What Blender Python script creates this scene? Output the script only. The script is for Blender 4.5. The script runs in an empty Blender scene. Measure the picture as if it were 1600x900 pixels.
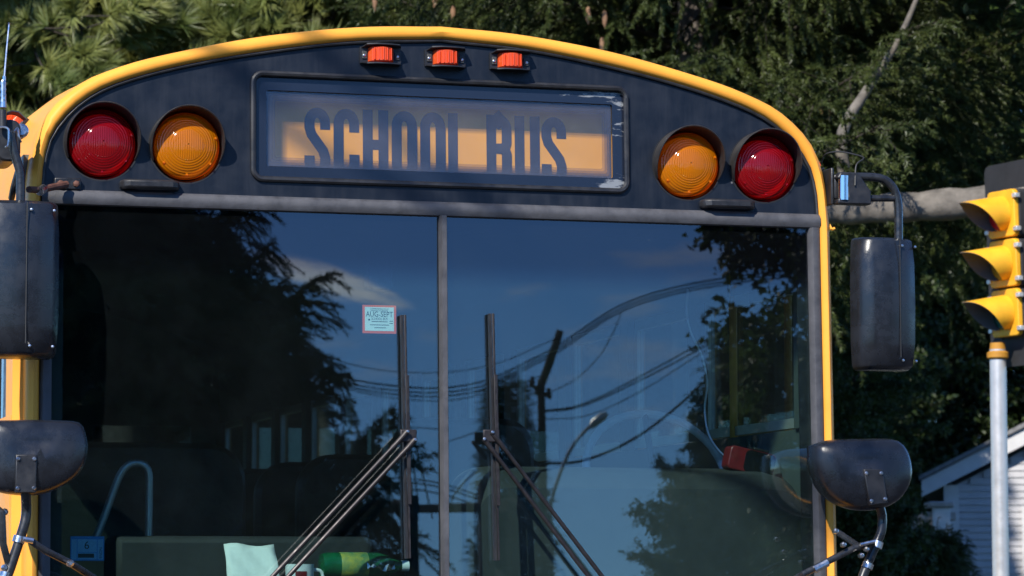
import bpy, bmesh, math, random
import numpy as np
from mathutils import Vector, Matrix
from mathutils.geometry import tessellate_polygon
random.seed(7); RNG = np.random.default_rng(7)
R = math.radians
scene = bpy.context.scene
COL = scene.collection

# ------------------------------------------------------------------ camera, sky, sun, exposure
FPX, YH, CAMZ = 5200.0, 920.0, 1.45            # focal length and horizon row in photo pixels, eye height
PITCH = math.atan((YH - 450) / FPX)
cam_d = bpy.data.cameras.new('camera'); cam = bpy.data.objects.new('camera', cam_d); COL.objects.link(cam)
cam.location = (0, 0, CAMZ); cam.rotation_euler = (math.pi / 2 + PITCH, 0, 0)
cam_d.sensor_width = 36; cam_d.lens = FPX / 1600 * 36
cam_d.clip_start = 0.1; cam_d.clip_end = 3000
cam_d.dof.use_dof = True; cam_d.dof.focus_distance = 9.4; cam_d.dof.aperture_fstop = 11
scene.camera = cam

SUN_AZ, SUN_EL = math.atan2(-0.406, -0.914), R(40)     # direction towards the sun, from +Y clockwise
world = bpy.data.worlds.new('World'); scene.world = world; world.use_nodes = True
wn, wl = world.node_tree.nodes, world.node_tree.links
bg = wn['Background']; bg.inputs['Strength'].default_value = 0.11
sky = wn.new('ShaderNodeTexSky'); sky.sky_type = 'NISHITA'; sky.sun_disc = False
sky.sun_elevation = SUN_EL; sky.sun_rotation = SUN_AZ % (2 * math.pi)
sky.altitude = 1500; sky.air_density = 1.0; sky.dust_density = 0.0; sky.ozone_density = 4.0
# thin cirrus streaks over the whole sky
tc = wn.new('ShaderNodeTexCoord'); mp = wn.new('ShaderNodeMapping'); mp.vector_type = 'POINT'
nz = wn.new('ShaderNodeTexNoise'); nz.inputs['Scale'].default_value = 1.0; nz.inputs['Detail'].default_value = 9; nz.inputs['Roughness'].default_value = 0.62
rp = wn.new('ShaderNodeValToRGB'); mx = wn.new('ShaderNodeMixRGB')
wl.new(tc.outputs['Generated'], mp.inputs['Vector']); wl.new(mp.outputs[0], nz.inputs['Vector']); wl.new(nz.outputs['Fac'], rp.inputs[0])
mx.inputs[2].default_value = (6.5, 6.8, 7.2, 1)
dp = wn.new('ShaderNodeMixRGB'); dp.blend_type = 'MULTIPLY'; dp.inputs[0].default_value = 1; dp.inputs[2].default_value = (0.62, 0.92, 1.28, 1)   # clear dry autumn air
wl.new(sky.outputs[0], dp.inputs[1]); wl.new(rp.outputs[0], mx.inputs[0]); wl.new(dp.outputs[0], mx.inputs[1]); wl.new(mx.outputs[0], bg.inputs['Color'])
mp.inputs['Rotation'].default_value = (0, R(14), R(20)); mp.inputs['Scale'].default_value = (9, 9, 34); mp.inputs['Location'].default_value = (3.1, 0.4, 0.2)
rp.color_ramp.elements[0].position = 0.57; rp.color_ramp.elements[0].color = (0, 0, 0, 1)
rp.color_ramp.elements[1].position = 0.80; rp.color_ramp.elements[1].color = (0.7, 0.7, 0.7, 1)

sl = bpy.data.lights.new('sun', 'SUN'); sl.energy = 4.6; sl.angle = R(0.53); sl.color = (1.0, 0.95, 0.86)
sun = bpy.data.objects.new('sun', sl); COL.objects.link(sun)
SUNDIR = Vector((math.sin(SUN_AZ) * math.cos(SUN_EL), math.cos(SUN_AZ) * math.cos(SUN_EL), math.sin(SUN_EL)))
sun.rotation_euler = SUNDIR.to_track_quat('Z', 'Y').to_euler(); sun.location = (-20, -40, 40)

vs = scene.view_settings; vs.view_transform = 'Standard'; vs.look = 'None'; vs.exposure = 0.7; vs.gamma = 1.0; vs.use_curve_mapping = False
cy = scene.cycles; cy.use_denoising = True; cy.max_bounces = 10; cy.transparent_max_bounces = 24; cy.glossy_bounces = 5; cy.transmission_bounces = 8
cy.caustics_reflective = False; cy.caustics_refractive = False; cy.sample_clamp_indirect = 6

# ------------------------------------------------------------------ frames: camera rays, the bus, its windscreen
TH, TILT = R(16), R(2)
BUSX, BUSY = -0.190, 9.451
EX = Vector((math.cos(TH), math.sin(TH), 0)); EY = Vector((-math.sin(TH), math.cos(TH), 0)); EZ = Vector((0, 0, 1))
BUS0 = Vector((BUSX, BUSY, 0)); CAM0 = Vector((0, 0, CAMZ))
NRM = -EY * math.cos(TILT) + EZ * math.sin(TILT)
def ray(px, py):
    c, s = math.cos(PITCH), math.sin(PITCH)
    d = Vector((0, c, s)) * FPX + Vector((1, 0, 0)) * (px - 800) + Vector((0, -s, c)) * (450 - py)
    return d.normalized()
def hit(px, py, off=0.0):
    p0 = BUS0 + EZ * 1.45 + NRM * off; d = ray(px, py)
    return CAM0 + d * ((p0 - CAM0).dot(NRM) / d.dot(NRM))
def FP(px, py, off=0.0):                      # photo pixel -> bus-local point, 'off' metres in front of the front plane
    q = hit(px, py, off) - BUS0
    return Vector((q.dot(EX), q.dot(EY), q.z))
def FI(px, py, y):                            # photo pixel -> bus-local point at depth y behind the front
    d = ray(px, py); t = ((BUS0 + EY * y - CAM0).dot(EY)) / d.dot(EY); q = CAM0 + d * t - BUS0
    return Vector((q.dot(EX), q.dot(EY), q.z))
def fy(z): return (z - 1.45) * math.tan(TILT)
def RF(px, py, dist):                         # where the reflection seen at a windscreen pixel comes from
    d = ray(px, py); h = hit(px, py)
    return h + (d - NRM * 2 * d.dot(NRM)) * dist
def AT(px, py, Y):                            # pixel at world depth Y
    d = ray(px, py); return CAM0 + d * (Y / d.y)

# one wispy cirrus streak in the sky behind the camera (the windscreen mirrors it)
def RD(px, py): return (RF(px, py, 1) - hit(px, py)).normalized()
cA, cB = RD(385, 398), RD(640, 478); cC = ((cA + cB) / 2).normalized(); cU = (cB - cA); cL = cU.length; cU = (cU - cC * cU.dot(cC)).normalized(); cV = cC.cross(cU)
def wdot(v):
    d = wn.new('ShaderNodeVectorMath'); d.operation = 'DOT_PRODUCT'; d.inputs[1].default_value = v; wl.new(tc.outputs['Generated'], d.inputs[0]); return d.outputs['Value']
def wm(op, a, b=None):
    d = wn.new('ShaderNodeMath'); d.operation = op
    for i, q in enumerate((a, b)):
        if q is None: continue
        if isinstance(q, (int, float)): d.inputs[i].default_value = q
        else: wl.new(q, d.inputs[i])
    return d.outputs[0]
du, dv_, dc = wdot(cU), wdot(cV), wdot(cC)
cmb = wn.new('ShaderNodeCombineXYZ'); wl.new(wm('MULTIPLY', du, 60), cmb.inputs[0]); wl.new(wm('MULTIPLY', dv_, 420), cmb.inputs[1])
cn = wn.new('ShaderNodeTexNoise'); cn.inputs['Scale'].default_value = 1; cn.inputs['Detail'].default_value = 8; cn.inputs['Roughness'].default_value = 0.6; wl.new(cmb.outputs[0], cn.inputs['Vector'])
e2 = wm('ADD', wm('POWER', wm('ABSOLUTE', wm('DIVIDE', du, cL * 0.55)), 2), wm('POWER', wm('ABSOLUTE', wm('DIVIDE', dv_, cL * 0.105)), 2))
dens = wm('MULTIPLY', wm('MAXIMUM', wm('SUBTRACT', 1.0, e2), 0.0), wm('GREATER_THAN', dc, 0.5))
cf = wm('MINIMUM', wm('MULTIPLY', wm('MAXIMUM', wm('SUBTRACT', wm('ADD', cn.outputs['Fac'], wm('MULTIPLY', dens, 0.22)), 0.46), 0.0), wm('MULTIPLY', dens, 4.0)), 0.7)
cmx = wn.new('ShaderNodeMixRGB'); cmx.inputs[2].default_value = (11, 11.2, 11.6, 1); wl.new(cf, cmx.inputs[0]); wl.new(mx.outputs[0], cmx.inputs[1]); wl.new(cmx.outputs[0], bg.inputs['Color'])

# ------------------------------------------------------------------ materials
def mat(name, col, rough=0.5, metal=0.0, var=0.0, vscale=8.0, bump=0.0, bscale=60.0, coat=0.0, spec=0.5, rvar=0.0, dust=None):
    m = bpy.data.materials.new(name); m.use_nodes = True
    n, l = m.node_tree.nodes, m.node_tree.links; b = n['Principled BSDF']
    b.inputs['Base Color'].default_value = (*col, 1); b.inputs['Roughness'].default_value = rough
    b.inputs['Metallic'].default_value = metal; b.inputs['Coat Weight'].default_value = coat; b.inputs['Coat Roughness'].default_value = 0.05
    b.inputs['Specular IOR Level'].default_value = spec
    t = n.new('ShaderNodeTexCoord')
    if var or rvar or dust:
        z = n.new('ShaderNodeTexNoise'); z.inputs['Scale'].default_value = vscale; z.inputs['Detail'].default_value = 7; z.inputs['Roughness'].default_value = 0.6
        l.new(t.outputs['Object'], z.inputs['Vector'])
        if var or dust:
            mr = n.new('ShaderNodeMapRange'); mr.inputs[1].default_value = 0.3; mr.inputs[2].default_value = 0.7
            mr.inputs[3].default_value = 0; mr.inputs[4].default_value = 1
            x = n.new('ShaderNodeMixRGB'); l.new(z.outputs['Fac'], mr.inputs[0]); l.new(mr.outputs[0], x.inputs[0])
            c2 = dust if dust else tuple(min(1, c * (1 + var)) for c in col)
            x.inputs[1].default_value = (*[c * (1 - var) for c in col], 1); x.inputs[2].default_value = (*c2, 1)
            l.new(x.outputs[0], b.inputs['Base Color'])
        if rvar:
            q = n.new('ShaderNodeMapRange'); q.inputs[1].default_value = 0.3; q.inputs[2].default_value = 0.7
            q.inputs[3].default_value = max(0.02, rough - rvar); q.inputs[4].default_value = rough + rvar
            l.new(z.outputs['Fac'], q.inputs[0]); l.new(q.outputs[0], b.inputs['Roughness'])
    if bump:
        z2 = n.new('ShaderNodeTexNoise'); z2.inputs['Scale'].default_value = bscale; z2.inputs['Detail'].default_value = 4
        bp = n.new('ShaderNodeBump'); bp.inputs['Strength'].default_value = bump; bp.inputs['Distance'].default_value = 0.005
        l.new(t.outputs['Object'], z2.inputs['Vector']); l.new(z2.outputs['Fac'], bp.inputs['Height']); l.new(bp.outputs[0], b.inputs['Normal'])
    return m

def glass(name, tint, band=None, refl=1.0, rough=0.0, haze=0.0, hazecol=(0.6, 0.65, 0.7), wavy=0.0, specks=0.0):
    """thin clear pane: each face mirrors by angle and lets the rest through tinted"""
    m = bpy.data.materials.new(name); m.use_nodes = True
    n, l = m.node_tree.nodes, m.node_tree.links; n.remove(n['Principled BSDF'])
    lw = n.new('ShaderNodeLayerWeight'); lw.inputs['Blend'].default_value = 0.5
    pw = n.new('ShaderNodeMath'); pw.operation = 'POWER'; pw.inputs[1].default_value = 5; l.new(lw.outputs['Facing'], pw.inputs[0])
    ma = n.new('ShaderNodeMath'); ma.operation = 'MULTIPLY_ADD'; ma.inputs[1].default_value = 0.955; ma.inputs[2].default_value = 0.045 * refl
    l.new(pw.outputs[0], ma.inputs[0]); fac = ma.outputs[0]
    tr = n.new('ShaderNodeBsdfTransparent'); tr.inputs[0].default_value = (*tint, 1)
    gl = n.new('ShaderNodeBsdfGlossy'); gl.inputs['Roughness'].default_value = rough
    t = n.new('ShaderNodeTexCoord')
    if band:
        sx = n.new('ShaderNodeSeparateXYZ'); l.new(t.outputs['Object'], sx.inputs[0])
        mr = n.new('ShaderNodeMapRange'); mr.interpolation_type = 'SMOOTHSTEP'; mr.inputs[1].default_value = band[0]; mr.inputs[2].default_value = band[1]
        l.new(sx.outputs['Z'], mr.inputs[0])
        x = n.new('ShaderNodeMixRGB'); x.inputs[1].default_value = (*tint, 1); x.inputs[2].default_value = (*band[2], 1)
        l.new(mr.outputs[0], x.inputs[0]); l.new(x.outputs[0], tr.inputs[0])
    if wavy:
        z2 = n.new('ShaderNodeTexNoise'); z2.inputs['Scale'].default_value = 3.0; z2.inputs['Detail'].default_value = 1
        bp = n.new('ShaderNodeBump'); bp.inputs['Strength'].default_value = 1.0; bp.inputs['Distance'].default_value = wavy
        l.new(t.outputs['Object'], z2.inputs['Vector']); l.new(z2.outputs['Fac'], bp.inputs['Height']); l.new(bp.outputs[0], gl.inputs['Normal'])
    mix = n.new('ShaderNodeMixShader'); l.new(fac, mix.inputs[0]); l.new(tr.outputs[0], mix.inputs[1]); l.new(gl.outputs[0], mix.inputs[2])
    out = mix
    if haze:                                   # a film of dust on the pane, uneven
        df = n.new('ShaderNodeBsdfDiffuse'); df.inputs[0].default_value = (*hazecol, 1)
        z = n.new('ShaderNodeTexNoise'); z.inputs['Scale'].default_value = 5; z.inputs['Detail'].default_value = 8; z.inputs['Roughness'].default_value = 0.7
        mr2 = n.new('ShaderNodeMapRange'); mr2.inputs[1].default_value = 0.3; mr2.inputs[2].default_value = 0.75
        mr2.inputs[3].default_value = haze * 0.4; mr2.inputs[4].default_value = haze * 1.6
        l.new(t.outputs['Object'], z.inputs['Vector']); l.new(z.outputs['Fac'], mr2.inputs[0])
        hz = mr2.outputs[0]
        if specks:                               # insect and dust specks
            z3 = n.new('ShaderNodeTexVoronoi'); z3.inputs['Scale'].default_value = 24; z3.inputs['Randomness'].default_value = 1.0; l.new(t.outputs['Object'], z3.inputs['Vector'])
            m3 = n.new('ShaderNodeMapRange'); m3.inputs[1].default_value = 0.055; m3.inputs[2].default_value = 0.015; m3.inputs[3].default_value = 0; m3.inputs[4].default_value = specks; l.new(z3.outputs['Distance'], m3.inputs[0])
            mm = n.new('ShaderNodeMath'); mm.operation = 'MULTIPLY'; l.new(m3.outputs[0], mm.inputs[0])
            sp = n.new('ShaderNodeSeparateXYZ'); l.new(z3.outputs['Color'], sp.inputs[0]); gt = n.new('ShaderNodeMath'); gt.operation = 'GREATER_THAN'; gt.inputs[1].default_value = 0.90; l.new(sp.outputs[0], gt.inputs[0]); l.new(gt.outputs[0], mm.inputs[1])
            aa = n.new('ShaderNodeMath'); l.new(hz, aa.inputs[0]); l.new(mm.outputs[0], aa.inputs[1]); hz = aa.outputs[0]
        m2 = n.new('ShaderNodeMixShader'); l.new(hz, m2.inputs[0]); l.new(mix.outputs[0], m2.inputs[1]); l.new(df.outputs[0], m2.inputs[2]); out = m2
    l.new(out.outputs[0], n['Material Output'].inputs['Surface'])
    return m

def lensmat(name, trans, diff, see=0.55):
    """moulded coloured plastic lens: rings and flutes in the surface, tinted see-through"""
    m = bpy.data.materials.new(name); m.use_nodes = True
    n, l = m.node_tree.nodes, m.node_tree.links; n.remove(n['Principled BSDF'])
    t = n.new('ShaderNodeTexCoord'); sx = n.new('ShaderNodeSeparateXYZ'); l.new(t.outputs['Object'], sx.inputs[0])
    cb = n.new('ShaderNodeCombineXYZ'); l.new(sx.outputs['X'], cb.inputs[0]); l.new(sx.outputs['Z'], cb.inputs[1])
    ln = n.new('ShaderNodeVectorMath'); ln.operation = 'LENGTH'; l.new(cb.outputs[0], ln.inputs[0])
    sn = n.new('ShaderNodeMath'); sn.operation = 'MULTIPLY'; sn.inputs[1].default_value = 900; l.new(ln.outputs['Value'], sn.inputs[0])
    s2 = n.new('ShaderNodeMath'); s2.operation = 'SINE'; l.new(sn.outputs[0], s2.inputs[0])
    fx = n.new('ShaderNodeMath'); fx.operation = 'MULTIPLY'; fx.inputs[1].default_value = 1000; l.new(sx.outputs['X'], fx.inputs[0])
    f2 = n.new('ShaderNodeMath'); f2.operation = 'SINE'; l.new(fx.outputs[0], f2.inputs[0])
    lt = n.new('ShaderNodeMath'); lt.operation = 'LESS_THAN'; lt.inputs[1].default_value = 0.043; l.new(ln.outputs['Value'], lt.inputs[0])
    mxh = n.new('ShaderNodeMix'); mxh.data_type = 'FLOAT'; l.new(lt.outputs[0], mxh.inputs[0]); l.new(s2.outputs[0], mxh.inputs[2]); l.new(f2.outputs[0], mxh.inputs[3])
    bp = n.new('ShaderNodeBump'); bp.inputs['Strength'].default_value = 0.45; bp.inputs['Distance'].default_value = 0.0010
    l.new(mxh.outputs[0], bp.inputs['Height'])
    md = n.new('ShaderNodeMapRange'); md.inputs[1].default_value = -1; md.inputs[2].default_value = 1; md.inputs[3].default_value = 0.86; md.inputs[4].default_value = 1.0
    l.new(mxh.outputs[0], md.inputs[0])
    tc_ = n.new('ShaderNodeMixRGB'); tc_.blend_type = 'MULTIPLY'; tc_.inputs[0].default_value = 1; tc_.inputs[1].default_value = (*trans, 1); l.new(md.outputs[0], tc_.inputs[2])
    tr = n.new('ShaderNodeBsdfTransparent'); l.new(tc_.outputs[0], tr.inputs[0])
    df = n.new('ShaderNodeBsdfDiffuse'); df.inputs[0].default_value = (*diff, 1); l.new(bp.outputs[0], df.inputs['Normal'])
    tl = n.new('ShaderNodeBsdfTranslucent'); tl.inputs[0].default_value = (*diff, 1)
    gl = n.new('ShaderNodeBsdfGlossy'); gl.inputs['Roughness'].default_value = 0.12; l.new(bp.outputs[0], gl.inputs['Normal'])
    a1 = n.new('ShaderNodeMixShader'); a1.inputs[0].default_value = 0.3; l.new(df.outputs[0], a1.inputs[1]); l.new(tl.outputs[0], a1.inputs[2])
    a2 = n.new('ShaderNodeMixShader'); a2.inputs[0].default_value = see; l.new(a1.outputs[0], a2.inputs[1]); l.new(tr.outputs[0], a2.inputs[2])
    a3 = n.new('ShaderNodeMixShader'); a3.inputs[0].default_value = 0.035; l.new(a2.outputs[0], a3.inputs[1]); l.new(gl.outputs[0], a3.inputs[2])
    l.new(a3.outputs[0], n['Material Output'].inputs['Surface'])
    return m

def foliage(name, c1, c2, trans=0.35):
    m = bpy.data.materials.new(name); m.use_nodes = True
    n, l = m.node_tree.nodes, m.node_tree.links; n.remove(n['Principled BSDF'])
    t = n.new('ShaderNodeTexCoord'); z = n.new('ShaderNodeTexNoise'); z.inputs['Scale'].default_value = 5.0; z.inputs['Detail'].default_value = 5
    oi = n.new('ShaderNodeObjectInfo'); ad = n.new('ShaderNodeVectorMath'); ad.operation = 'ADD'
    l.new(t.outputs['Object'], ad.inputs[0]); l.new(oi.outputs['Random'], ad.inputs[1]); l.new(ad.outputs[0], z.inputs['Vector'])
    mr = n.new('ShaderNodeMapRange'); mr.inputs[1].default_value = 0.32; mr.inputs[2].default_value = 0.68; l.new(z.outputs['Fac'], mr.inputs[0])
    x = n.new('ShaderNodeMixRGB'); x.inputs[1].default_value = (*c1, 1); x.inputs[2].default_value = (*c2, 1); l.new(mr.outputs[0], x.inputs[0])
    df = n.new('ShaderNodeBsdfDiffuse'); tl = n.new('ShaderNodeBsdfTranslucent'); l.new(x.outputs[0], df.inputs[0]); l.new(x.outputs[0], tl.inputs[0])
    a = n.new('ShaderNodeMixShader'); a.inputs[0].default_value = trans; l.new(df.outputs[0], a.inputs[1]); l.new(tl.outputs[0], a.inputs[2])
    g = n.new('ShaderNodeBsdfGlossy'); g.inputs['Roughness'].default_value = 0.45
    b = n.new('ShaderNodeMixShader'); b.inputs[0].default_value = 0.03; l.new(a.outputs[0], b.inputs[1]); l.new(g.outputs[0], b.inputs[2])
    l.new(b.outputs[0], n['Material Output'].inputs['Surface'])
    return m

M = {}
M['yellow'] = mat('bus yellow paint', (0.80, 0.335, 0.045), 0.46, var=0.10, vscale=4, rvar=0.10, coat=0.0, spec=0.16, bump=0.015, bscale=9)
M['navy'] = mat('black cap paint', (0.006, 0.009, 0.016), 0.40, var=0.25, vscale=14, rvar=0.10, spec=0.35, bump=0.01, bscale=30)
n_, l_ = M['navy'].node_tree.nodes, M['navy'].node_tree.links
t_ = n_.new('ShaderNodeTexCoord'); mp_ = n_.new('ShaderNodeMapping'); mp_.inputs['Scale'].default_value = (26, 1, 2.2); l_.new(t_.outputs['Object'], mp_.inputs[0])
z_ = n_.new('ShaderNodeTexNoise'); z_.inputs['Scale'].default_value = 1; z_.inputs['Detail'].default_value = 9; z_.inputs['Roughness'].default_value = 0.7; l_.new(mp_.outputs[0], z_.inputs['Vector'])
r_ = n_.new('ShaderNodeMapRange'); r_.inputs[1].default_value = 0.45; r_.inputs[2].default_value = 0.8; r_.inputs[4].default_value = 0.05; l_.new(z_.outputs['Fac'], r_.inputs[0])
v_ = n_.new('ShaderNodeTexVoronoi'); v_.inputs['Scale'].default_value = 26; l_.new(t_.outputs['Object'], v_.inputs['Vector'])
c_ = n_.new('ShaderNodeMapRange'); c_.inputs[1].default_value = 0.10; c_.inputs[2].default_value = 0.06; c_.inputs[3].default_value = 0; c_.inputs[4].default_value = 0.5; l_.new(v_.outputs['Distance'], c_.inputs[0])
s_ = n_.new('ShaderNodeSeparateXYZ'); l_.new(v_.outputs['Color'], s_.inputs[0]); g_ = n_.new('ShaderNodeMath'); g_.operation = 'GREATER_THAN'; g_.inputs[1].default_value = 0.93; l_.new(s_.outputs[0], g_.inputs[0])
m_ = n_.new('ShaderNodeMath'); m_.operation = 'MULTIPLY'; l_.new(c_.outputs[0], m_.inputs[0]); l_.new(g_.outputs[0], m_.inputs[1])
a_ = n_.new('ShaderNodeMath'); l_.new(r_.outputs[0], a_.inputs[0]); l_.new(m_.outputs[0], a_.inputs[1])
x_ = n_.new('ShaderNodeMixRGB'); x_.inputs[2].default_value = (0.22, 0.22, 0.23, 1); l_.new(a_.outputs[0], x_.inputs[0])
pb_ = n_['Principled BSDF']; l_.new(pb_.inputs['Base Color'].links[0].from_socket, x_.inputs[1]); l_.new(x_.outputs[0], pb_.inputs['Base Color'])
M['rubber'] = mat('grey weathered rubber', (0.055, 0.055, 0.062), 0.62, var=0.3, vscale=22, rvar=0.12, bump=0.12, bscale=120)
M['black'] = mat('black plastic', (0.014, 0.014, 0.016), 0.45, var=0.3, vscale=30, rvar=0.12, bump=0.08, bscale=300)
M['housing'] = mat('mirror housing plastic', (0.012, 0.014, 0.019), 0.27, var=0.35, vscale=18, rvar=0.13, bump=0.10, bscale=420)
M['tube'] = mat('black tube paint', (0.016, 0.017, 0.020), 0.30, var=0.4, vscale=40, rvar=0.14, bump=0.05, bscale=150)
M['steel'] = mat('bare steel', (0.55, 0.55, 0.57), 0.28, metal=1.0, var=0.15, vscale=50, rvar=0.1)
M['rust'] = mat('rusty steel', (0.11, 0.045, 0.03), 0.7, metal=0.2, var=0.5, vscale=60, bump=0.3, bscale=120)
M['wiper'] = mat('wiper metal', (0.030, 0.026, 0.027), 0.45, metal=0.5, var=0.3, vscale=50, rvar=0.1)
M['visor'] = mat('lamp hood', (0.020, 0.018, 0.018), 0.5, var=0.35, vscale=30, rvar=0.1)
M['bezel'] = mat('lamp bezel', (0.01, 0.01, 0.011), 0.5)
M['reflector'] = mat('lamp reflector', (0.88, 0.88, 0.88), 0.38, metal=0.75)
M['red_lens'] = lensmat('red lens', (0.95, 0.010, 0.020), (0.40, 0.003, 0.009))
M['amber_lens'] = lensmat('amber lens', (1.0, 0.40, 0.008), (1.0, 0.30, 0.002))
M['marker_lens'] = lensmat('marker lens', (1.0, 0.20, 0.04), (1.0, 0.13, 0.03), 0.3)
M['sign_yellow'] = mat('sign banner', (0.92, 0.39, 0.02), 0.55, var=0.07, vscale=6)
M['sign_black'] = mat('sign letters', (0.012, 0.016, 0.028), 0.5)
M['box_in'] = mat('sign box', (0.16, 0.16, 0.17), 0.7, var=0.2)
M['liner'] = mat('grey green cabin lining', (0.075, 0.09, 0.088), 0.6, var=0.1, vscale=4)
M['cabin_floor'] = mat('cabin floor rubber', (0.03, 0.03, 0.03), 0.8, var=0.3)
M['seat'] = mat('dark green seat vinyl', (0.012, 0.020, 0.018), 0.45, var=0.3, vscale=12, bump=0.15, bscale=90)
M['dash'] = mat('grey dashboard plastic', (0.036, 0.038, 0.039), 0.65, var=0.2, vscale=12, bump=0.15, bscale=300)
M['wind'] = glass('windscreen glass', (0.74, 0.85, 0.84), band=(2.30, 2.40, (0.16, 0.22, 0.40)), refl=2.1, haze=0.003, hazecol=(0.5, 0.6, 0.65), specks=0.10, wavy=0.00003)
M['pane'] = glass('tinted window glass', (0.58, 0.63, 0.62), haze=0.01)
M['signglass'] = glass('sign glass', (0.88, 0.89, 0.92), haze=0.036, hazecol=(0.52, 0.46, 0.46))
M['rearpane'] = glass('dark rear glass', (0.32, 0.36, 0.36))
M['chrome'] = mat('chrome', (0.82, 0.78, 0.72), 0.12, metal=1.0, rvar=0.05)
M['paper'] = mat('paper', (0.78, 0.78, 0.74), 0.8, var=0.05, bump=0.3, bscale=20)
M['red_plastic'] = mat('red plastic', (0.16, 0.012, 0.014), 0.35, var=0.3, vscale=30)
M['white'] = mat('white plastic', (0.78, 0.78, 0.78), 0.5, var=0.05)
M['sticker_orange'] = mat('orange sticker ink', (0.95, 0.12, 0.03), 0.5)
M['sticker_white'] = mat('pale sticker', (0.72, 0.78, 0.74), 0.5, var=0.05)
M['ink'] = mat('black ink', (0.02, 0.03, 0.03), 0.6)
M['sticker_blue'] = mat('blue sticker ink', (0.02, 0.20, 0.50), 0.5)
M['sticker_paleblue'] = mat('pale blue sticker', (0.20, 0.42, 0.60), 0.5, var=0.08, vscale=90)
M['tyre'] = mat('tyre rubber', (0.018, 0.018, 0.018), 0.8, bump=0.2)
M['lamp_clear'] = glass('clear lens', (0.95, 0.95, 0.95), refl=1.6)
M['sig_yellow'] = mat('signal yellow paint', (0.74, 0.36, 0.014), 0.55, var=0.16, vscale=7, rvar=0.12, bump=0.05, bscale=60)
M['sig_black'] = mat('signal flat black', (0.016, 0.016, 0.018), 0.75, var=0.3)
M['sig_grey'] = mat('signal hood inside', (0.11, 0.105, 0.105), 0.75)
M['galv'] = mat('galvanised steel', (0.56, 0.54, 0.51), 0.36, metal=0.55, var=0.12, vscale=9, rvar=0.08)
M['sig_red'] = mat('unlit red lens', (0.28, 0.01, 0.012), 0.25); M['sig_amb'] = mat('unlit amber lens', (0.25, 0.16, 0.01), 0.25); M['sig_grn'] = mat('unlit green lens', (0.01, 0.07, 0.05), 0.25)
M['siding'] = mat('grey painted clapboard', (0.37, 0.365, 0.38), 0.7, var=0.10, vscale=3, bump=0.1, bscale=40)
M['trim'] = mat('pale grey trim', (0.48, 0.475, 0.48), 0.65, var=0.08)
M['roof'] = mat('asphalt shingle', (0.15, 0.15, 0.155), 0.9, var=0.3, vscale=20, bump=0.4)
M['stone'] = mat('weathered stone', (0.30, 0.27, 0.25), 0.9, var=0.3, vscale=6, bump=0.5, bscale=30)
M['bark'] = mat('grey bark', (0.12, 0.10, 0.085), 0.95, var=0.45, vscale=12, bump=0.8, bscale=30)
M['palebark'] = mat('pale lichened bark', (0.12, 0.105, 0.088), 0.95, var=0.5, vscale=9, bump=0.8, bscale=25)
M['polewood'] = mat('creosoted pole', (0.05, 0.038, 0.03), 0.9, var=0.3, bump=0.4)
M['cable'] = mat('black cable', (0.012, 0.012, 0.013), 0.6)
M['spruce'] = foliage('spruce needles', (0.028, 0.043, 0.012), (0.095, 0.120, 0.032), 0.3)
M['twig'] = mat('dark twig bark', (0.035, 0.028, 0.022), 0.95, var=0.3)
M['pine'] = foliage('pine needles', (0.10, 0.145, 0.040), (0.27, 0.28, 0.08), 0.4)
M['leaf'] = foliage('dark broad leaves', (0.015, 0.030, 0.008), (0.05, 0.08, 0.016), 0.4)
M['asphalt'] = mat('asphalt', (0.05, 0.05, 0.052), 0.9, var=0.25, vscale=2, bump=0.5, bscale=60)
M['grass'] = mat('grass verge', (0.045, 0.07, 0.022), 0.95, var=0.4, vscale=3, bump=1.0, bscale=40)
M['cone'] = mat('spruce cone', (0.20, 0.11, 0.06), 0.8, var=0.2)

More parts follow.
